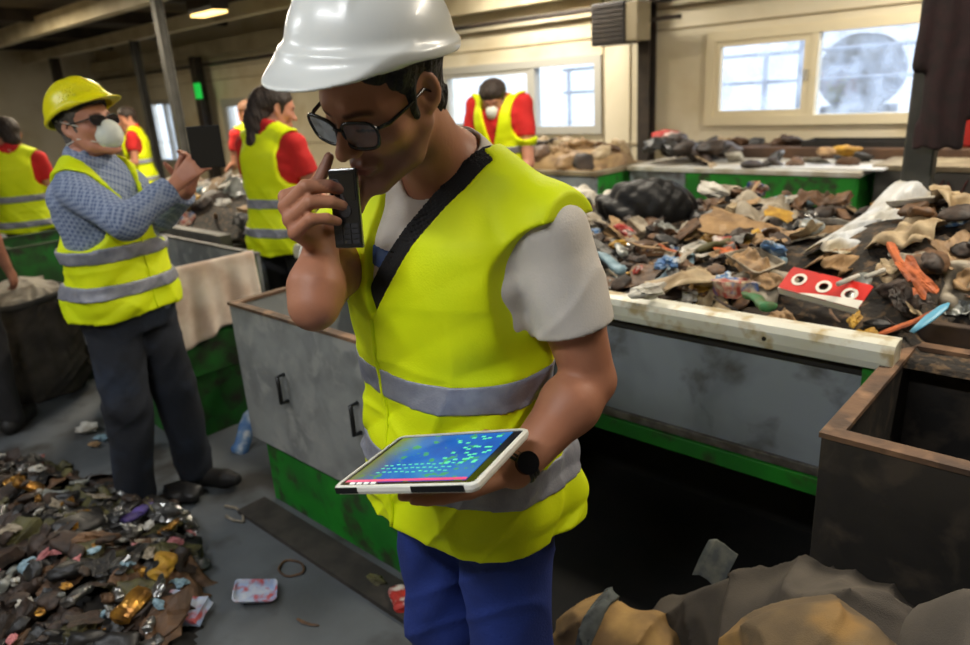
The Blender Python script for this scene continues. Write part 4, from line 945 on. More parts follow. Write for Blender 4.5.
def k_carton(seed):                                                 # crushed carton
    bm = bmesh.new(); bmesh.ops.create_cube(bm, size=1); bmesh.ops.subdivide_edges(bm, edges=bm.edges, cuts=5, use_grid_fill=True); r = random.Random(seed)
    a, b, c = r.uniform(.10, .19), r.uniform(.07, .11), r.uniform(.03, .065); sh = r.uniform(-.4, .4)
    for v in bm.verts:
        p = v.co; z = p.z * (1 - .45 * math.exp(-((p.x - .1) ** 2 + p.y ** 2) * 9)); v.co = Vector((p.x * a + sh * z * c, p.y * b, z * c))
    me = bpy.data.meshes.new('carton'); bm.to_mesh(me); bm.free(); v = crumple([tuple(q.co) for q in me.vertices], .010, 22, seed)
    me.vertices.foreach_set('co', np.array(v, F).ravel()); me.materials.append(None); return me
def k_film(seed):                                                   # wavy film or cloth
    r = random.Random(seed); w_, h_ = r.uniform(.08, .16), r.uniform(.05, .10); a = r.uniform(.012, .03)
    def fn(u, v):
        x = (u - .5) * 2 * w_; y = (v - .5) * 2 * h_; return (x * (1 - .25 * abs(nz((x, y, 0), 9, seed))), y + .03 * nz((x, y, 1), 8, seed), a * math.sin(x * 60 + seed + 4 * nz((x, y, 2), 12, seed)) * .6 + a * nz((x, y, 0), 22, seed) * 1.6 - 1.2 * (x * x + y * y))
    return me_from(G().sheet(fn, 22, 14, .002), 'film', seed)
def k_stick(seed):
    r = random.Random(seed); L_ = r.uniform(.07, .16); k = r.uniform(-.02, .02)
    g = G(); g.tube([(-L_, 0, 0), (-L_ / 3, k, .003), (L_ / 3, k * .6, -.002), (L_, 0, .004)], [.010, .012, .011, .008], 6, sy=.45); return me_from(g, 'stick', seed, .004, 20, False)
def k_tray(seed):                                                   # thin food tray
    g = G(); a, b, h_ = .085, .062, .022; o1 = rr(a, b, .02, 4); o2 = rr(a - .012, b - .012, .016, 4); n_ = len(o1)
    vs = [(x, y, h_) for x, y in o1] + [(x, y, h_) for x, y in rr(a - .006, b - .006, .018, 4)] + [(x, y, .002) for x, y in o2] + [(x, y, 0) for x, y in o2] + [(x, y, h_ - .003) for x, y in o1]
    fs = [(l * n_ + i, l * n_ + (i + 1) % n_, (l + 1) * n_ + (i + 1) % n_, (l + 1) * n_ + i) for l in range(4) for i in range(n_)] + [tuple(range(2 * n_, 3 * n_)), tuple(reversed(range(3 * n_, 4 * n_)))] + [(4 * n_ + i, 4 * n_ + (i + 1) % n_, (i + 1) % n_, i) for i in range(n_)]
    return me_from(g.add(vs, fs), 'tray', seed, .014, 14, False)
def k_lump(seed):                                                   # soft dark rag lump
    bm = bmesh.new(); bmesh.ops.create_icosphere(bm, subdivisions=3, radius=.07); r = random.Random(seed); sx, sy, sz = r.uniform(.9, 1.6), r.uniform(.7, 1.1), r.uniform(.3, .55)
    for v in bm.verts:
        d = 1 + .5 * nz(v.co, 14, seed) + .25 * nz(v.co, 34, seed); v.co = Vector((v.co.x * d * sx, v.co.y * d * sy, v.co.z * d * sz))
    me = bpy.data.meshes.new('lump'); bm.to_mesh(me); bm.free(); me.polygons.foreach_set('use_smooth', [True] * len(me.polygons)); me.materials.append(None); return me
KINDS = {'crushed_can': (k_can, 4, 'can'), 'plastic_bottle': (k_bottle, 5, 'bottle'), 'crumpled_wrapper': (k_wad, 6, 'wrapper'), 'cardboard_scrap': (k_flap, 7, 'cardboard'),
         'crushed_carton': (k_carton, 6, 'carton'), 'film_scrap': (k_film, 7, 'plastic film'), 'wood_stick': (k_stick, 4, 'stick'), 'food_tray': (k_tray, 3, 'tray'), 'rag': (k_lump, 6, 'rag')}
POOL = {k: [fn(i * 3 + 1) for i in range(n)] for k, (fn, n, c) in KINDS.items()}
def W(nm, c1, c2, rough=.6, c3=None, metal=0, scale=18, spec=.5, **k): return M('waste_' + nm, c1, c2, scale=scale, rough=rough, c3=c3, s3=23, metal=metal, spec=spec, bump=.15, bscale=60, **k)
WM = {'brown': W('brown', (108, 78, 52), (76, 55, 38)), 'tan': W('tan', (164, 132, 92), (126, 98, 66)), 'beige': W('beige', (182, 162, 128), (140, 118, 86)), 'dark brown': W('darkbrown', (62, 46, 36), (40, 32, 27)),
      'black': W('black', (26, 26, 27), (40, 38, 37), .45), 'grey': W('grey', (122, 120, 116), (86, 84, 80)), 'white': W('white', (200, 198, 190), (160, 154, 142), .55), 'dirty white': W('dwhite', (166, 156, 138), (116, 104, 86)),
      'orange': W('orange', (196, 98, 40), (150, 74, 36)), 'red': W('red', (176, 44, 36), (130, 34, 30), c3=(206, 196, 186)), 'blue': W('blue', (62, 104, 158), (110, 140, 170), c3=(196, 200, 200)), 'pale blue': W('pblue', (142, 170, 184), (108, 136, 150)),
      'green': W('green', (48, 112, 66), (70, 92, 50)), 'olive': W('olive', (92, 88, 50), (66, 62, 38)), 'yellow': W('yellow', (190, 148, 46), (150, 110, 38)), 'silver': W('silver', (170, 170, 168), (110, 108, 104), .28, metal=.85),
      'gold': W('gold', (190, 140, 58), (120, 84, 40), .3, metal=.7), 'purple': W('purple', (92, 74, 150), (70, 58, 110)), 'pink': W('pink', (200, 130, 130), (170, 100, 104)), 'mixed': W('mixed', (150, 60, 50), (190, 180, 160), c3=(60, 90, 150), scale=30),
      'packet': W('packet', (190, 196, 206), (150, 170, 204), c3=(184, 84, 84)), 'clear': W('clear', (150, 154, 150), (112, 114, 108), .22, spec=.8)}
DARKEN = M('heap_filth', (52, 44, 36), (30, 27, 24), scale=22, rough=.85, c3=(96, 76, 54), s3=34, bump=.5, bscale=60)
PROTO = {}
def put(kind, colour, loc, rot, s, label=None, group=None, seed=0, cat=None):
    pool = POOL[kind]; i = seed % len(pool)
    if (kind, i) not in PROTO: o = bpy.data.objects.new(kind, pool[i]); PROTO[(kind, i)] = o
    else: o = PROTO[(kind, i)].copy()
    COL.objects.link(o); o.name = kind; o.location = [float(v) for v in loc]; o.rotation_euler = rot; o.scale = s if isinstance(s, (tuple, list)) else (s, s, s)
    o.material_slots[0].link = 'OBJECT'; o.material_slots[0].material = WM[colour]
    for k_ in ('label', 'category', 'group'):
        if k_ in o: del o[k_]
    return tag(o, label, cat or KINDS[kind][2], group)
def inpoly(x, y, poly):
    c = False; j = len(poly) - 1
    for i in range(len(poly)):
        (xi, yi), (xj, yj) = poly[i], poly[j]
        if (yi > y) != (yj > y) and x < (xj - xi) * (y - yi) / (yj - yi) + xi: c = not c
        j = i
    return c
NOUN = {'crushed_can': 'crushed drink can', 'plastic_bottle': 'squashed plastic bottle', 'crumpled_wrapper': 'crumpled wrapper', 'cardboard_scrap': 'bent piece of card', 'crushed_carton': 'crushed carton', 'film_scrap': 'crinkled sheet of film', 'wood_stick': 'thin stick', 'food_tray': 'bent food tray', 'rag': 'soft dirty rag'}
def scatter(n, region, hfn, mix, sizes, seed, where, samp=None, layers=(.0, .05)):
    """region: points on the ground plan; hfn(x,y) gives the heap surface; where(x,y) names the spot"""
    r = random.Random(seed); pts = []; tries = 0
    while len(pts) < n and tries < n * 60:
        tries += 1; x, y = samp(r)
        if not region(x, y): continue
        sz = r.uniform(*sizes)
        if any((x - a) ** 2 + (y - b) ** 2 < (.42 * .1 * (sz + c_)) ** 2 for a, b, c_ in pts): continue
        pts.append((x, y, sz))
    ks = [m_ for m_ in mix for _ in range(m_[2])]
    for i, (x, y, sz) in enumerate(pts):
        kind, cols, _ = r.choice(ks); col_ = r.choice(cols); z = hfn(x, y) + r.uniform(*layers)
        e = .06; gx = (hfn(x + e, y) - hfn(x - e, y)) / (2 * e); gy = (hfn(x, y + e) - hfn(x, y - e)) / (2 * e)
        rot = Matrix.Rotation(r.uniform(0, 6.28), 3, 'Z'); tilt = Vector((-gx + r.gauss(0, .32), -gy + r.gauss(0, .32), 1)).normalized(); q = Vector((0, 0, 1)).rotation_difference(tilt).to_matrix() @ rot
        so = sorted(sizes); t_ = (sz - so[0]) / (so[1] - so[0]); lab = ('small ' if t_ < .3 else ('large ' if t_ > .7 else '')) + f'{col_} {NOUN[kind]}' + (' tilted' if tilt.z < .88 else '') + ' ' + where(x, y)
        put(kind, col_, (x, y, z), q.to_euler(), sz, lab, lab, r.randrange(99))
def heap_mesh(name, x0, x1, y0, y1, nx, ny, hfn, base, mat, label, cat, openb=False):
    v = []; f = []
    for i in range(nx + 1):
        for j in range(ny + 1):
            x = x0 + (x1 - x0) * i / nx; y = y0 + (y1 - y0) * j / ny; v.append((x, y, max(base, hfn(x, y) + .012 * nz((x, y, 0), 22) + .010 * nz((x, y, 0), 50))))
    K = (nx + 1) * (ny + 1)
    for i in range(nx):
        for j in range(ny):
            a = i * (ny + 1) + j; qd = (a, a + ny + 1, a + ny + 2, a + 1)
            if not openb or max(v[k_][2] for k_ in qd) > base + .002: f.append(qd)
    if openb:
        o = mesh_obj(name, v, f, mat, None, True); return tag(o, label, cat, kind='stuff')
    b0 = len(v); v += [(x0, y0, base), (x1, y0, base), (x1, y1, base), (x0, y1, base)]; f.append((b0 + 3, b0 + 2, b0 + 1, b0))
    f.append(tuple([b0, b0 + 1] + [i * (ny + 1) for i in range(nx, -1, -1)])); f.append(tuple([b0 + 1, b0 + 2] + [nx * (ny + 1) + j for j in range(ny, -1, -1)]))
    f.append(tuple([b0 + 2, b0 + 3] + [i * (ny + 1) + ny for i in range(0, nx + 1)])); f.append(tuple([b0 + 3, b0] + [j for j in range(0, ny + 1)]))
    o = mesh_obj(name, v, f, mat, None, True); tag(o, label, cat, kind='stuff'); return o
# --- on the conveyor
def hb(x, y):
    yf = 2.06 if x < -.40 else 2.30; e = min(1, max(0, (y - yf) / .30)); b = min(1, max(0, (3.72 - y) / .35))
    return .87 + .10 * e * b + .10 * e * b * (nz((x, y, 0), 1.7, 3) + .25) + .16 * math.exp(-((x + .45) ** 2 / .22 + (y - 2.75) ** 2 / .14)) + .05 * math.exp(-((x - .2) ** 2 + (y - 2.5) ** 2) / .2)
heap_mesh('waste_crumbs', -3.10, 2.1, 2.06, 3.68, 120, 40, hb, .864, DARKEN, 'dark fine waste and crumbs spread along the right stretch of the conveyor', 'waste')
heap_mesh('waste_crumbs', -6.5, -3.96, 2.06, 3.68, 60, 40, hb, .864, DARKEN, 'dark fine waste and crumbs on the left stretch of the conveyor', 'waste')
MIXB = [('cardboard_scrap', ['tan', 'beige', 'brown', 'brown', 'dark brown', 'dark brown', 'dirty white'], 5), ('film_scrap', ['beige', 'dirty white', 'tan', 'clear', 'brown', 'dark brown', 'black', 'brown'], 6), ('crumpled_wrapper', ['dirty white', 'beige', 'white', 'brown', 'mixed', 'yellow', 'orange', 'grey', 'blue', 'dark brown'], 5),
        ('rag', ['dark brown', 'black', 'dark brown', 'brown', 'grey'], 6), ('crushed_carton', ['tan', 'brown', 'mixed', 'dirty white', 'dark brown'], 4), ('plastic_bottle', ['clear', 'clear', 'pale blue', 'olive'], 3), ('crushed_can', ['red', 'silver', 'blue', 'gold'], 1),
        ('wood_stick', ['brown', 'tan', 'orange'], 1), ('food_tray', ['white', 'dirty white', 'black'], 1)]
def where_b(x, y):
    if x < -3.5: return 'on the left conveyor, ' + ('near side' if y < 2.8 else 'far side')
    d = 'by the conveyor front rail' if y < 2.45 else ('in the conveyor heap middle' if y < 3.05 else 'at the conveyor far side')
    return d + (', far right' if x > -.2 else (', right' if x > -.7 else (', centre' if x > -1.2 else ', left')))
fa, fb = at_z(818, 262, 1.04), at_z(903, 210, 1.10)
def near_film(x, y):
    ab = (fb - fa)[:2]; t = max(0, min(1, ((x - fa[0]) * ab[0] + (y - fa[1]) * ab[1]) / (ab @ ab))); return math.hypot(x - fa[0] - ab[0] * t, y - fa[1] - ab[1] * t) < .13
scatter(390, lambda x, y: (y > 2.12 if x < -.4 else y > 2.36) and not (-.86 < x < -.45 and y < 2.30) and not near_film(x, y), hb, MIXB, (.5, 1.15), 11, where_b, lambda r: (lambda y: (r.uniform(-2.1, .75 * (y - 1.5)) , y))(2.1 + 1.55 * r.random() ** 1.15), (.0, .055))
scatter(110, lambda x, y: y > 2.12, hb, MIXB + [('crumpled_wrapper', ['white', 'dirty white'], 8), ('food_tray', ['white'], 3)], (.75, 1.4), 12, where_b, lambda r: (r.uniform(-6.4, -4.0), 2.1 + 1.5 * r.random()), (.0, .05))
scatter(290, lambda x, y: (y > 2.10 if x < -.4 else y > 2.33) and not (-.84 < x < -.50 and 2.13 < y < 2.27) and not near_film(x, y), lambda x, y: hb(x, y) + .012, [('rag', ['dark brown', 'black', 'brown'], 6), ('cardboard_scrap', ['brown', 'dark brown', 'tan', 'beige', 'dirty white'], 6), ('crumpled_wrapper', ['dark brown', 'brown', 'dirty white', 'beige', 'red', 'blue', 'yellow', 'orange', 'silver'], 5), ('film_scrap', ['clear', 'dark brown', 'tan', 'grey'], 4), ('wood_stick', ['brown', 'tan', 'dark brown'], 3), ('crushed_carton', ['brown', 'dark brown', 'mixed'], 2)], (.32, .62), 13, where_b, lambda r: (lambda y: (r.uniform(-1.7, .75 * (y - 1.5)), y))(2.1 + 1.1 * r.random() ** 1.2), (.0, .05))
# pieces on the heap that stand out
def place_px(kind, colour, px, py, z, s, label, rot=(0, 0, 0), seed=1, cat=None):
    q = at_z(px, py, z); return put(kind, colour, q, rot, s, label, None, seed, cat)
place_px('crumpled_wrapper', 'white', 647, 291, 1.0, .75, 'round white crumpled cup lying against the white rail beside the shirt sleeve', (0, 0, 1), 2, 'cup')
place_px('crumpled_wrapper', 'white', 714, 190, 1.12, 1.2, 'white crumpled paper standing up right of the black bag', (.5, .3, 1), 3)
place_px('film_scrap', 'white', 582, 196, 1.05, 2.2, 'large pale sheet of film at the far edge left of the black bag', (.1, 0, .4), 2)
place_px('film_scrap', 'dirty white', 772, 207, 1.08, 1.6, 'greyish white plastic sheet at the far side behind the red card', (.2, .1, .5), 4)
place_px('film_scrap', 'beige', 948, 222, 1.12, (1.6, .9, 1.0), 'wide beige stained paper sheet at the far right of the heap', (.1, .1, .8), 5)
place_px('cardboard_scrap', 'tan', 742, 228, 1.08, 1.5, 'tan cardboard flap right of the white crumpled paper', (.3, .2, .2), 3)
place_px('cardboard_scrap', 'yellow', 779, 213, 1.09, .7, 'small yellow card piece in front of the greyish sheet', (.5, .2, .2), 1)
place_px('cardboard_scrap', 'orange', 916, 275, 1.08, (.9, .45, 1), 'orange bent card strip leaning right of the white film', (.6, .3, -.9), 2)
place_px('film_scrap', 'beige', 706, 278, 1.0, (2.0, 1.0, 1), 'long beige crinkled packaging lying behind the white rail', (.15, 0, .7), 1)
place_px('plastic_bottle', 'green', 757, 300, .98, .8, 'green plastic bottle left of the red card on the rail', (0, 0, .9), 1)
place_px('plastic_bottle', 'pale blue', 610, 262, 1.0, .8, 'pale blue crushed bottle beside the shirt sleeve', (.3, 0, 1.2), 2)
place_px('crushed_carton', 'mixed', 735, 288, .98, 1.0, 'patterned crushed carton behind the rail left of the red card', (0, .1, .9), 2)
place_px('cardboard_scrap', 'orange', 728, 252, 1.04, .5, 'small bright orange card scrap in the middle of the heap', (.3, 0, 1), 4)
place_px('crumpled_wrapper', 'blue', 668, 262, 1.02, .6, 'small blue and brown crumpled wrapper in the middle of the heap', (0, 0, 1), 4)
# black bag
bc = at_z(650, 212, 1.05)
def bagf(P):
    d = smin(ell(P, (0, 0, .10), (.20, .16, .13)), ell(P, (-.12, .02, .08), (.14, .12, .10)), .05)
    return d + .010 * np.sin(P @ A(22, 10, 30) + 1.8 * np.sin(P @ A(10, -9, 14))) - .008 * np.abs(np.sin(P @ A(-24, 30, 14) + 1.5 * np.sin(P @ A(15, 18, -12)))) + .002 * np.sin(P @ A(80, 60, 50))
o = sdf_obj('rubbish_bag', bagf, (-.36, -.25, -.1), (.3, .25, .3), .009, M('bag_black', (17, 17, 19), (24, 24, 25), scale=9, rough=.5, spec=.3, bump=.25, bscale=45)); o.location = (bc[0], bc[1], hb(bc[0], bc[1]) - .01); o.rotation_euler = (0, 0, YAW)
tag(o, 'black shiny knotted rubbish bag on top of the heap on the conveyor', 'bag')
# white translucent film draped with a peak
fa, fb = at_z(818, 262, 1.04), at_z(903, 210, 1.10)
def filmbig(u, v):
    p = fa + (fb - fa) * (u * 1.05); wd = .06 + .06 * u; side = (v - .5) * 2
    pk = .085 * math.exp(-((u - .93) / .10) ** 2) * (1 - side * side) + .05 * u; dx, dy = -(fb - fa)[1], (fb - fa)[0]; L_ = math.hypot(dx, dy)
    c_ = .012 * math.sin(u * 31 + v * 14) + .010 * nz((u * 4, v * 3, 0), 3, 2); return (p[0] + dx / L_ * side * wd + c_, p[1] + dy / L_ * side * wd, 1.095 + pk - .04 * side * side + c_ - .01 * u)
tag(G().sheet(filmbig, 46, 20, .003).build('plastic_sheet', M('film_white', (204, 208, 212), (184, 182, 174), scale=7, rough=.3, c3=(176, 160, 124), s3=3, bump=.5, bscale=28), None, True), 'long whitish plastic sheet rising to a peak above the red card', 'plastic film')
def film2(u, v): p = filmbig(u, v); return (p[0] + .03, p[1] - .08, p[2] - .035 - .04 * math.exp(-((u - .93) / .10) ** 2))
tag(G().sheet(film2, 40, 14, .004).build('paper_sheet', WM['tan'], None, True), 'brownish crumpled wrapping sheet along the front of the whitish plastic sheet', 'paper')
# red card with three white rings round holes
ca, cb_, cc_ = at_z(781, 287, 1.0), at_z(862, 308, .985), at_z(796, 268, 1.05)
rc = frame_obj('red_card', (0, 0, 0), cb_ - ca, cc_ - ca, 'bright red card sleeve with three white ringed holes lying behind the white rail', 'card')
exv = (cb_ - ca) / np.linalg.norm(cb_ - ca); wv_ = float(np.linalg.norm(cb_ - ca)); rc.location = ((ca + cb_) / 2 + np.array([0, .03, .025])).tolist()
hw, hh = wv_ / 2, .046
def card_mesh():
    bm = bmesh.new(); n_ = 24; cs = [(-hw * .64, .004), (0, .0), (hw * .64, -.004)]
    g = G(); cells = [-hw] + [(cs[0][0] + cs[1][0]) / 2, (cs[1][0] + cs[2][0]) / 2] + [hw]
    for k, (cx_, cy_) in enumerate(cs):
        x0, x1 = cells[k], cells[k + 1]; out = []; inn = []
        for i in range(32):
            a = 2 * PI * i / 32 + PI / 4; c, s = math.cos(a), math.sin(a)
            t = min((x1 - cx_) / c if c > 1e-6 else 9, (x0 - cx_) / c if c < -1e-6 else 9, (hh - cy_) / s if s > 1e-6 else 9, (-hh - cy_) / s if s < -1e-6 else 9); out.append((cx_ + c * t, cy_ + s * t)); inn.append((cx_ + c * .014, cy_ + s * .014))
        for z in (0, -.003): g.v += [(x, y, z) for x, y in out] + [(x, y, z) for x, y in inn]
        b = len(g.v) - 128
        for i in range(32):
            j = (i + 1) % 32; g.f += [(b + i, b + j, b + 32 + j, b + 32 + i), (b + 96 + i, b + 96 + j, b + 64 + j, b + 64 + i), (b + 32 + i, b + 32 + j, b + 96 + j, b + 96 + i), (b + 64 + i, b + 64 + j, b + j, b + i)]
    g.mi = [0] * len(g.f); bm.free(); return g, cs
g, cs = card_mesh(); REDK = M('card_red', (214, 36, 26), (190, 30, 24), scale=8, rough=.45); WHK = M('card_white', (228, 224, 212), rough=.5)
g.build('card_sheet', REDK, rc)
G().box((-hw, -hh - .0, -.03), (hw, -hh + .003, .0)).build('folded_edge', WHK, rc)
for cx_, cy_ in cs:
    g = G(); n_ = 28; vs = [(cx_ + math.cos(2 * PI * i / n_) * r_, cy_ + math.sin(2 * PI * i / n_) * r_, z) for z in (.0004, .0016) for r_ in (.0142, .0235) for i in range(n_)]
    fs = [(2 * n_ + i, 3 * n_ + i, 3 * n_ + (i + 1) % n_, 2 * n_ + (i + 1) % n_) for i in range(n_)] + [(n_ + i, n_ + (i + 1) % n_, 3 * n_ + (i + 1) % n_, 3 * n_ + i) for i in range(n_)] + [(i, 2 * n_ + i, 2 * n_ + (i + 1) % n_, (i + 1) % n_) for i in range(n_)]; g.add(vs, fs); g.build('white_ring', WHK, rc)
g = G(); g.sheet(lambda u, v: (-hw + 2 * hw * (.28 + .72 * u), -hh + .030 * (u ** .7) * v, .0018), 20, 3, .001); g.build('white_band', WHK, rc)
# blue brush
ba, bb = at_z(912, 332, .985), at_z(941, 309, 1.03); dv = bb - ba; dv /= np.linalg.norm(dv)
g = G(); g.tube([ba, ba + dv * .03, ba + dv * .07, ba + dv * .12, ba + dv * .14], [.007, .012, .016, .013, .003], 10, sy=.35); o = g.build('blue_brush', M('brush_blue', (92, 160, 190), rough=.4), None, True); tag(o, 'light blue plastic handle sticking up beside the end of the white rail', 'handle')
c1_, c2_ = at_z(842, 290, 1.03), at_z(880, 275, 1.06)
for i, (a, b, lb) in enumerate(((at_z(838, 284, 1.045), at_z(858, 276, 1.05), 'short white paper tube just above the red card'), (at_z(866, 277, 1.05), at_z(884, 270, 1.055), 'short white paper tube right of the first, above the red card'))):
    tag(G().cyl(a, b, .0075, 12).build('paper_tube', WM['white'], None, True), lb, 'tube')
# --- on the tables at the back wall
def heap_on(cx, cy, rx, ry, z0, hgt): return lambda x, y: z0 + hgt * max(0, 1 - ((x - cx) / rx) ** 2 - ((y - cy) / ry) ** 2) ** .6
MIXC = [('rag', ['dark brown', 'black', 'dark brown'], 5), ('rag', ['tan', 'beige'], 3), ('crumpled_wrapper', ['beige', 'brown', 'tan'], 2), ('film_scrap', ['tan', 'brown'], 2)]
h1 = heap_on(-4.5, 5.8, 1.1, .45, .90, .20); heap_mesh('clothes_heap', -5.55, -3.6, 5.36, 6.18, 40, 18, h1, .901, W('clothes_beige', (176, 146, 104), (130, 104, 76), .9, scale=7), 'beige and brown heap of cloth on the grey fronted table near the bright window', 'cloth')
scatter(34, lambda x, y: 5.42 < y < 6.1, h1, [('rag', ['tan', 'beige', 'brown', 'dark brown'], 4), ('film_scrap', ['tan', 'beige'], 2)], (1.0, 2.0), 21, lambda x, y: 'on the heap of the grey fronted table', lambda r: (r.uniform(-5.4, -3.7), r.uniform(5.4, 6.15)), (.0, .03))
h2 = lambda x, y: .905 + .10 * math.exp(-((x + 3.25) / .35) ** 2)
scatter(22, lambda x, y: True, h2, [('rag', ['black', 'dark brown'], 4)], (1.2, 2.0), 22, lambda x, y: 'piled at the left end of the green table', lambda r: (r.uniform(-3.45, -2.85), r.uniform(5.95, 6.5)), (.0, .1))
scatter(12, lambda x, y: True, lambda x, y: .915, [('rag', ['black', 'dark brown', 'brown'], 4), ('food_tray', ['white', 'grey'], 2), ('cardboard_scrap', ['beige', 'white'], 2)], (.8, 1.6), 23, lambda x, y: 'lying on the pale top of the green table', lambda r: (r.uniform(-2.8, -1.7), r.uniform(5.9, 6.5)), (.0, .02))
scatter(14, lambda x, y: not (-2.4 < x < -1.1), lambda x, y: 1.005, [('rag', ['black', 'dark brown', 'brown', 'orange'], 4), ('crumpled_wrapper', ['orange', 'brown', 'beige'], 2)], (1., 1.7), 24, lambda x, y: 'on the brown shelf below the windows', lambda r: (r.uniform(-3.4, -.2), r.uniform(6.72, 7.0)), (.0, .03))
place_px('rag', 'red', 667, 137, 1.08, 2.0, 'red cloth bundle on the back table left of the dark clothes', (0, 0, 0), 2, 'cloth')
place_px('rag', 'yellow', 845, 150, 1.02, 1.3, 'yellowish round loaf shaped lump on the shelf under the right pane', (0, 0, .3), 3, 'cloth')
place_px('rag', 'tan', 826, 151, 1.02, 1.0, 'small yellowish lump beside the loaf shaped one on the shelf', (0, 0, 1.3), 4, 'cloth')
o = G().box((-.42, -.16, 0), (.42, .16, .012)).build('white_board', M('board_white', (214, 216, 218), rough=.3)); q = at_z(835, 165, .905); o.location = (q[0], 6.02, .903); tag(o, 'flat white board lying on the green table, right side', 'board')
# --- heap on the floor at the left
POLY = [(-60, 455), (40, 465), (95, 482), (150, 498), (196, 520), (206, 560), (205, 600), (190, 650), (60, 720), (-60, 720)]
gp = [at_z(x, y, 0)[:2] for x, y in POLY]
def dist_in(x, y):
    d = 9
    for i in range(len(gp)):
        a, b = gp[i], gp[(i + 1) % len(gp)]; ab = b - a; t = max(0, min(1, ((x - a[0]) * ab[0] + (y - a[1]) * ab[1]) / (ab @ ab))); d = min(d, math.hypot(x - a[0] - ab[0] * t, y - a[1] - ab[1] * t))
    return d if inpoly(x, y, [tuple(p) for p in gp]) else -d
def hf(x, y): d = dist_in(x, y); return -.02 + .17 * min(1, max(0, d + .05) / .55) ** .8 + .03 * nz((x, y, 0), 3.5, 5) * (d > 0)
gx = [p[0] for p in gp]; gy = [p[1] for p in gp]
heap_mesh('waste_crumbs', min(gx), max(gx) + .05, min(gy), max(gy) + .05, 90, 60, lambda x, y: hf(x, y) - .02, .002, W('floor_filth', (40, 36, 32), (26, 24, 22), .8), 'dark fine litter underneath the cans heaped on the floor', 'waste', True)
MIXF = [('crushed_can', ['gold', 'silver', 'olive', 'brown', 'dark brown', 'black', 'silver'], 5), ('crushed_carton', ['mixed', 'dark brown', 'olive', 'dark brown', 'black'], 4), ('film_scrap', ['olive', 'brown', 'black', 'dark brown', 'dark brown'], 5), ('crumpled_wrapper', ['gold', 'brown', 'olive', 'silver', 'dark brown', 'black'], 4),
        ('rag', ['dark brown', 'black'], 8), ('plastic_bottle', ['olive', 'clear', 'dark brown'], 2), ('cardboard_scrap', ['olive', 'dark brown', 'dark brown'], 3)]
scatter(230, lambda x, y: dist_in(x, y) > .03, hf, MIXF, (.65, 1.15), 31, lambda x, y: ('in front of the floor heap' if math.hypot(x, y) < 2.75 else ('mid floor heap' if math.hypot(x, y) < 3.2 else 'back of the floor heap')) + (', right side' if (x * RT[0] + y * RT[1]) / (x * FW[0] + y * FW[1]) > -.45 else (', centre' if (x * RT[0] + y * RT[1]) / (x * FW[0] + y * FW[1]) > -.58 else ', left side')),
        lambda r: (lambda q: (q[0], q[1]))(at_z(r.uniform(-30, 215), r.uniform(455, 680), .08)), (.0, .05))
scatter(150, lambda x, y: dist_in(x, y) > .03, lambda x, y: hf(x, y) + .03, [('crumpled_wrapper', ['silver', 'white', 'pale blue', 'gold', 'dark brown', 'pink'], 5), ('cardboard_scrap', ['dark brown', 'black', 'dirty white'], 3), ('crushed_can', ['silver', 'gold'], 2), ('rag', ['black', 'dark brown'], 4), ('wood_stick', ['dark brown', 'olive'], 2)], (.25, .5), 33, lambda x, y: ('in front of the floor heap' if math.hypot(x, y) < 2.75 else ('mid floor heap' if math.hypot(x, y) < 3.2 else 'back of the floor heap')) + (', right side' if (x * RT[0] + y * RT[1]) / (x * FW[0] + y * FW[1]) > -.45 else (', centre' if (x * RT[0] + y * RT[1]) / (x * FW[0] + y * FW[1]) > -.58 else ', left side')),
        lambda r: (lambda q: (q[0], q[1]))(at_z(r.uniform(-30, 215), r.uniform(455, 660), .08)), (.0, .05))
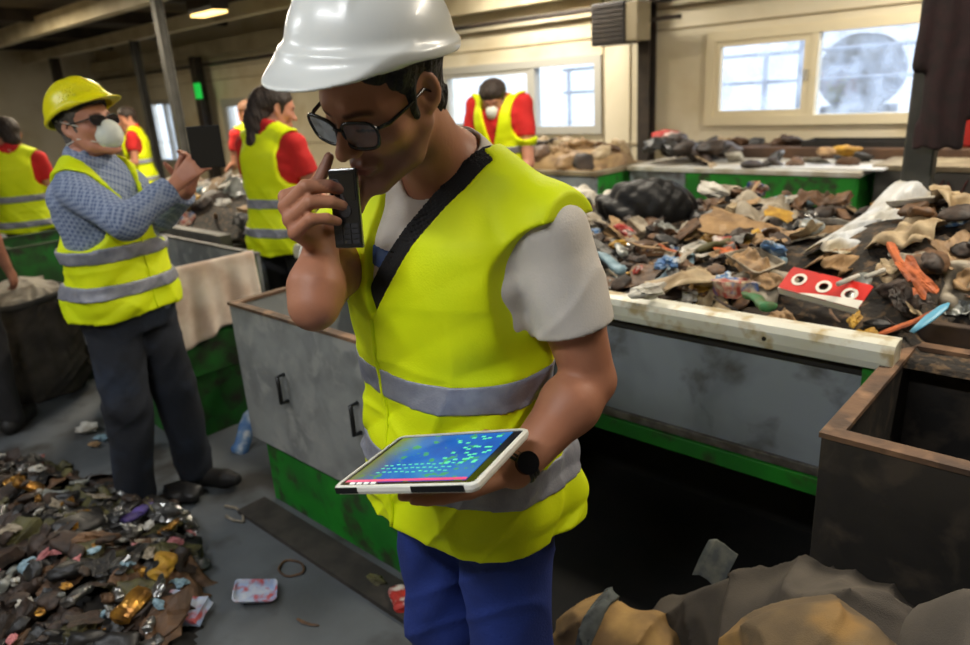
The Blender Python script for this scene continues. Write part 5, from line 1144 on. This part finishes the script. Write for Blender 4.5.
FL = [('crushed_carton', 'packet', 184, 608, .06, (1.15, 1.3, .7), 'large red white and blue crushed packet at the front right of the floor heap', (.2, .1, .5), 1), ('crumpled_wrapper', 'silver', 165, 512, .10, 1.1, 'big crumpled silver foil near the shoes of the yellow helmeted man', (.2, 0, .3), 2),
      ('food_tray', 'packet', 255, 594, .02, .85, 'white and blue printed tray lying alone on the floor', (.1, .15, .9), 1), ('crushed_can', 'yellow', 163, 566, .13, 1.1, 'yellow crushed can at the right of the floor heap', (0, .3, .8), 1),
      ('crumpled_wrapper', 'white', 100, 520, .13, .5, 'small white paper ball in the floor heap', (0, 0, 0), 3), ('plastic_bottle', 'purple', 138, 512, .12, .7, 'purple bottle piece at the back of the floor heap', (0, .2, .2), 2),
      ('crumpled_wrapper', 'pale blue', 84, 525, .14, .7, 'pale blue wrapper standing in the floor heap', (.8, 0, 0), 4), ('film_scrap', 'olive', 75, 505, .12, 1.3, 'olive green sheet of wrapping at the back of the floor heap', (.2, 0, .5), 3),
      ('crumpled_wrapper', 'white', 36, 492, .13, .5, 'white scrap at the far back left of the floor heap', (0, 0, 0), 1), ('crushed_can', 'gold', 130, 605, .14, 1.1, 'golden crushed can reflecting light in the floor heap', (.2, .3, .5), 2),
      ('crushed_can', 'red', 399, 599, .03, 1.0, 'red and white crushed can on the floor beside the green plinth', (0, 0, 1.1), 2), ('crumpled_wrapper', 'olive', 377, 580, .02, .5, 'small yellowish crumb of paper beside the green plinth', (0, 0, 0), 2),
      ('crumpled_wrapper', 'white', 88, 428, .03, .9, 'white crumpled paper on the floor beyond the heap', (0, 0, .5), 1), ('crumpled_wrapper', 'pale blue', 103, 437, .02, .5, 'pale blue scrap on the floor next to the white crumpled paper', (0, 0, .5), 3),
      ('crumpled_wrapper', 'tan', 95, 444, .02, .4, 'small tan scrap on the floor in front of the white crumpled paper', (0, 0, .5), 2), ('rag', 'black', 185, 492, .04, 1.2, 'black rag lying against the shoes of the yellow helmeted man', (0, 0, .5), 2),
      ('plastic_bottle', 'blue', 247, 428, .10, 1.3, 'blue plastic container beside the corner of the grey collection box', (.9, .2, .5), 3), ('wood_stick', 'brown', 308, 622, .005, .5, 'thin brown twig on the bare floor', (0, 0, .3), 1), ('crushed_can', 'silver', 196, 562, .04, .8, 'silver can lying at the right edge of the floor heap', (0, 0, 2), 3)]
for kind, colr, px, py, z, s, lb, rot, sd in FL: place_px(kind, colr, px, py, z, s, lb, rot, sd)
q = at_z(291, 568, .006); pts = [(q[0] + .055 * math.cos(a) * (1 + .1 * math.sin(3 * a)), q[1] + .04 * math.sin(a), .006 + .002 * math.sin(2 * a)) for a in np.linspace(0, 2 * PI, 26, endpoint=False)]
tag(G().tube(pts, .0045, 6, True).build('brown_ring', WM['brown'], None, True), 'brown loop of cord lying alone on the floor', 'cord')
a_ = [at_z(x, y, .008) for x, y in ((225, 506), (236, 508), (243, 514), (243, 522), (233, 520), (226, 516))]
tag(G().tube(a_, .006, 6).build('loose_string', WM['dirty white'], None, True), 'white bent cord on the floor in front of the shoes of the yellow helmeted man', 'cord')
# ------------------------------------------------------------------ the other workers
def facing(right, away):
    d = RT * right + FW * away; return math.atan2(-d[0], d[1])
RED_T = M('t_shirt_red', (200, 30, 28), (176, 26, 26), scale=6, rough=.85); SKIN2 = M('skin_warm', (196, 138, 112), (180, 120, 96), scale=8, rough=.5, attr='tint')
BLKT = M('trousers_black', (24, 23, 25), (34, 33, 35), scale=8, rough=.9); JEANS = M('jeans_dark', (32, 37, 48), (24, 27, 35), scale=5, rough=.85, c3=(44, 54, 72), s3=4, bump=.2, bscale=120)
def plaid():
    m = bpy.data.materials.new('shirt_plaid_blue'); m.use_nodes = True; n = m.node_tree.nodes; L = m.node_tree.links; p = n['Principled BSDF']; p.inputs['Roughness'].default_value = .85
    tc = n.new('ShaderNodeTexCoord'); cur = None
    for dr, rot in (('X', (.0, .5, .3)), ('Z', (.0, .5, .3)), ('Y', (0, .5, .3))):
        mp = n.new('ShaderNodeMapping'); mp.inputs['Rotation'].default_value = rot; L.new(tc.outputs['Object'], mp.inputs[0])
        wv = n.new('ShaderNodeTexWave'); wv.bands_direction = dr; wv.inputs['Scale'].default_value = 22; L.new(mp.outputs[0], wv.inputs[0])
        r = n.new('ShaderNodeMapRange'); r.inputs[1].default_value = .62; r.inputs[2].default_value = .72; L.new(wv.outputs[1], r.inputs[0])
        if cur is None: cur = r.outputs[0]
        else:
            a = n.new('ShaderNodeMath'); a.operation = 'ADD'; L.new(cur, a.inputs[0]); L.new(r.outputs[0], a.inputs[1]); cur = a.outputs[0]
    x = n.new('ShaderNodeMapRange'); x.inputs[2].default_value = 2; L.new(cur, x.inputs[0]); mx = n.new('ShaderNodeMix'); mx.data_type = 'RGBA'; L.new(x.outputs[0], mx.inputs[0]); mx.inputs[6].default_value = rgb(92, 108, 142); mx.inputs[7].default_value = rgb(150, 162, 186); L.new(mx.outputs[2], p.inputs[0]); return m
PLAID = plaid(); HB = M('hair_dark_brown', (36, 26, 22), (52, 38, 30), scale=50, rough=.6, bump=.5, bscale=150); HBR = M('hair_light_brown', (128, 84, 52), (96, 62, 40), scale=40, rough=.6, bump=.5, bscale=150)
HGR = M('hair_grey', (70, 64, 60), (96, 90, 84), scale=50, rough=.7)
# man in the yellow helmet
b = (-3.0, 1.05); rz = facing(.90, -.40); d0 = float(np.array([b[0], b[1], 0]) @ FW)
yl = lambda px, py, dd: to_local(at_d(px, py, d0 + dd), b, rz)
def lv(x, y, z, rz): v = RT * x + FW * y + np.array([0, 0, z]); c, s = math.cos(-rz), math.sin(-rz); return np.array([v[0] * c - v[1] * s, v[0] * s + v[1] * c, v[2]])
J2 = stand(1.76); J2['wide'] = 1.12; J2['head'] = yl(88, 126, .0); J2['R'] = axes(lv(.92, -.36, .24, rz), lv(-.06, 0, 1, rz)); J2['neck'] = yl(84, 168, .0)
J2['sr'] = yl(76, 190, -.17); J2['er'] = yl(126, 222, -.30); J2['wr'] = yl(176, 184, -.16); J2['sl'] = yl(96, 186, .17); J2['el'] = yl(160, 214, .10); J2['wl'] = yl(188, 190, -.04)
J2['hr'] = dict(W=J2['wr'], f=lv(.75, .2, .62, rz), n=lv(.2, .9, 0, rz), side=1, curl=(.5, .5, .6, .6)); J2['hl'] = dict(W=J2['wl'], f=lv(.35, -.1, .9, rz), n=lv(0, -.9, .3, rz), side=-1, curl=(.5, .6, .6, .6))
J2['kr'] = np.array([.12, .02, .50]); J2['kl'] = np.array([-.10, .05, .50]); J2['ar'] = np.array([.13, -.04, .09]); J2['al'] = np.array([-.11, .06, .09])
make_person('man in yellow helmet, dust mask and plaid shirt holding up a dark tablet', b, rz, J2, dict(skin=SKIN2, shirt=PLAID, shirt_name='plaid_shirt', sleeve=1.88, collar=True, vest=VEST_Y, band=BAND, trousers=JEANS,
    hb=.007, hc=.008, ht=.009, hair=HGR, hat=M('hard_hat_yellow', (232, 224, 20), rough=.3, spec=.5), glasses='safety', lens=M('tinted_lens', (60, 56, 60), rough=.05, trans=.6), mask=True, maskres=.004, hat_off=(0, -.012, .060), hat_tilt=.18,
    hem=.885, flare=.015, legw=1.25, bands=[(1.14, .06), (1.00, .055)], loose=.012, folds=.012, vw=(.10, .10), vbot=1.22, arm_x=.205, fat=.003))
tp = at_d(206, 147, d0 - .14); t2 = frame_obj('tablet_computer', tp, RT * 1.0 - FW * .10, np.array([0, 0, 1.]) + RT * .08, 'dark tablet computer held upright in both hands of the yellow helmeted man', 'tablet')
G().box((-.062, -.075, -.004), (.062, .075, .004)).build('case', BKB, t2, bevel=.003); G().box((-.056, -.068, .0038), (.056, .068, .0048)).build('screen', BLK, t2)
def simple(label, b, rz, h, hair, style, mod=None, **kw):
    J = stand(h); 
    if mod: mod(J)
    o = dict(skin=SKIN2, shirt=RED_T, sleeve=.55, vest=VEST_Y, band=BAND, trousers=BLKT, hb=.009, hc=.009, ht=.011, hh=.007, hair=hair, hair_style=style, hem=.80, loose=.014, folds=.010, bands=[(1.13, .055), (.93, .055)], arm_x=.20); o.update(kw)
    return make_person(label, b, rz, J, o)
def look(J, yaw=0, pitch=0): J['R'] = eul(yaw, pitch)
def m2(J): J['wide'] = 1.10; look(J, -.55, .25); J['head'] = J['head'] + np.array([.02, .02, -.01]); J['wr'] = np.array([.20, .30, .98]); J['wl'] = np.array([-.20, .30, .98]); J['er'] = np.array([.25, .05, 1.12]); J['el'] = np.array([-.25, .05, 1.12])
simple('worker with long dark hair seen from behind in red t-shirt and yellow vest', (-3.68, 2.24), facing(.50, .87), 1.76, HB, 'long', m2, hb=.008, hc=.008, vbot=1.3, hem=.82, bands=[(1.11, .055), (.95, .055)], loose=.008)
def m3(J):
    look(J, .15, .50); J['head'] = np.array([0, .11, 1.58]); J['neck'] = np.array([0, .04, 1.45]); J['spine'] = [(.9, 0, 0), (1.2, 0, .01), (1.5, 0, .05)]
    J['er'] = np.array([.25, .10, 1.12]); J['el'] = np.array([-.25, .10, 1.12]); J['wr'] = np.array([.15, .30, .98]); J['wl'] = np.array([-.12, .30, .98]); J['sr'][1] = .03; J['sl'][1] = .03
simple('worker with curly dark hair and white mask bending over the far conveyor side', (-3.58, 4.12), facing(-.45, -.85), 1.90, HB, 'curly', m3, mask=True, vbot=1.15)
def m4(J): look(J, .5, .2); J['wr'] = np.array([.20, .28, 1.0]); J['wl'] = np.array([-.20, .28, 1.0])
simple('worker in yellow vest and red sleeves at the left edge behind the green bin', (-6.42, 1.67), facing(-.35, .93), 1.66, HB, 'short', m4, hem=.86)
simple('distant worker with red sleeve and cap of dark hair beyond the yellow helmeted man', (-8.75, 3.55), facing(-.85, -.2), 1.70, HB, 'short', m4, hb=.012, hc=.012, hh=.009)
simple('person with light brown hair standing behind the long haired worker', (-6.80, 3.93), facing(-.5, .6), 1.68, HBR, 'bun', m4, hb=.012, hc=.012, hh=.009)
simple('person in dark trousers at the left edge, only a leg in the picture', (-4.50, .74), facing(-.2, .9), 1.75, HB, 'short', None, vest=None, shirt=M('shirt_black', (34, 33, 36), rough=.9), hb=.012, hc=.012, hh=.009)
# ------------------------------------------------------------------ big woven sacks
WOV = M('woven_sack_tan', (126, 104, 72), (96, 80, 58), scale=6, rough=.9, c3=(158, 120, 62), s3=4, bump=.25, bscale=420); WOVG = M('woven_sack_grey', (86, 78, 68), (64, 58, 52), scale=7, rough=.9, bump=.25, bscale=420); WOVL = M('woven_sack_pale', (92, 85, 76), (72, 66, 60), scale=6, rough=.9, bump=.2, bscale=420)  # golden patches in the tan weave paint warm light falling on it
def ridge(P, a): return a * (1.2 * (np.abs(np.sin(P @ A(9, 5, 8) + 1.5 * np.sin(P @ A(7, -9, 5)))) ** .5 - .7) + 1.2 * (np.abs(np.sin(P @ A(-12, 14, 9) + 2 * np.sin(P @ A(6, 8, -5)))) ** .5 - .7) + .5 * (np.abs(np.sin(P @ A(24, 18, -30) + 2 * np.sin(P @ A(10, -13, 12)))) - .5))
def sackf(tops, r, amp, flat=1.0):
    def f(P):
        d = None
        for q, rr_ in tops:
            x = cone(P, (q[0], q[1], rr_ * .6), (q[0], q[1], max(q[2] - rr_, rr_ * .6 + .01)), rr_ * 1.15, rr_); d = x if d is None else smin(d, x, .12)
        return smax(d + ridge(P, amp), .004 - P[:, 2], .01)
    return f
def Tp(px, py, Y): return at_y(px, py, Y)
tA = [(Tp(745, 592, 1.35), .12), (Tp(800, 588, 1.33), .13), (Tp(848, 592, 1.30), .13), (Tp(885, 612, 1.24), .12), (Tp(690, 604, 1.38), .11)]
o = sdf_obj('woven_sack', sackf(tA, .1, .022), (-1.1, .9, 0), (.3, 1.7, .9), .009, WOVG); tag(o, 'large greyish brown woven sack slumped in front of the dark steel box', 'sack')
tB = [(Tp(592, 606, 1.25), .085), (Tp(622, 618, 1.22), .10), (Tp(650, 634, 1.22), .10)]
o = sdf_obj('woven_sack', sackf(tB, .1, .020), (-1.3, .8, 0), (-.3, 1.6, .7), .008, M('woven_sack_warm_light', (168, 134, 78), (120, 94, 60), scale=7, rough=.85, bump=.2, bscale=420)); tag(o, 'tan woven sack, golden light painted in, with a grey strap right beside the blue trousers', 'sack')  # warm light on this sack is painted into its golden tone
def strapb(P, f=sackf(tB, .1, .020)):
    d = np.abs(f(P) - .004) - .004; n_ = A(.94, .2, -.2); q = A(*Tp(600, 600, 1.2)); return np.maximum(np.maximum(d, np.abs((P - q) @ (n_ / np.sqrt(n_ @ n_))) - .022), .1 - P[:, 2])
sdf_obj('strap', strapb, (-1.3, .8, .1), (-.3, 1.6, .7), .005, M('sack_strap', (86, 92, 90), (66, 70, 70), scale=20, rough=.85), o)
tC = [(Tp(765, 634, 1.12), .085), (Tp(796, 620, 1.10), .09), (Tp(835, 624, 1.08), .09), (Tp(862, 650, 1.04), .08)]
o = sdf_obj('woven_sack', sackf(tC, .1, .018), (-.8, .7, 0), (.2, 1.4, .9), .008, WOV); tag(o, 'tan woven sack lump nearest the bottom of the picture', 'sack')
tD = [(Tp(998, 618, 1.12), .10), (Tp(1030, 625, 1.1), .12)]
o = sdf_obj('woven_sack', sackf(tD, .1, .014), (-.35, .8, 0), (.45, 1.45, .95), .009, WOVL); tag(o, 'pale grey woven sack cut off by the bottom right corner', 'sack')
# strap loop standing up behind the large sack
q = Tp(708, 552, 1.50); zt = q[2]
g = G(); g.sheet(lambda u, v: (q[0] - .04 + .08 * v + .02 * math.sin(u * 3.1), q[1] + .05 * math.sin(u * 3.14), zt - .09 * (2 * u - 1) ** 2 + .01 * math.sin(v * 5)), 16, 4, .004)
o = g.build('strap_loop', M('sack_strap2', (112, 112, 104), (80, 84, 84), scale=30, rough=.85)); tag(o, 'short frayed strap loop standing up behind the large greyish sack', 'strap')
# open sack at the left
c = (-4.98, 1.12); r = empty('open_sack', (c[0], c[1], 0), 0, 'grey woven sack with rolled rim filled with pale rubbish at the left', 'sack')
def os_(P): return smax(loft(P, smooth_tab([(0, 0, 0, .27, .25), (.1, 0, 0, .32, .30), (.35, 0, 0, .34, .31), (.55, 0, 0, .30, .28), (.62, 0, 0, .30, .28)])) + ridge(P, .016), .003 - P[:, 2], .01)
sdf_obj('sack_body', os_, (-.42, -.42, 0), (.42, .42, .68), .011, WOVG, r)
g = G(); g.tube([(.30 * math.cos(a) * 1.02, .28 * math.sin(a) * 1.02, .62 + .01 * math.sin(3 * a)) for a in np.linspace(0, 2 * PI, 30, endpoint=False)], .020, 8, True); g.build('rolled_rim', M('sack_rim_dark', (60, 58, 54), rough=.9), r, True)
def oc(P): return ell(P, (0, 0, .62), (.27, .25, .09)) + ridge(P, .014)
sdf_obj('contents', oc, (-.34, -.34, .5), (.34, .34, .78), .009, M('sack_filling', (176, 168, 154), (130, 122, 110), scale=9, rough=.8, bump=.4, bscale=50), r)
# black sheet painting the shade under the conveyor; dark plank along the plinth
tag(G().box((-1.92, 1.92, .002), (-.46, 2.42, .010)).box((-1.44, 1.1, .002), (-.46, 1.92, .010)).build('shade_sheet', M('shade_black', (20, 20, 20), (30, 28, 27), scale=6, rough=.9)), 'black sheet painting the shade on the floor under the conveyor', 'mat')
tag(G().box((-2.60, 1.16, .002), (-1.46, 1.29, .02)).build('wooden_board', M('board_dark', (66, 60, 54), (48, 44, 40), scale=9, rough=.85)), 'dark dirty plank on the floor along the green plinth', 'board')
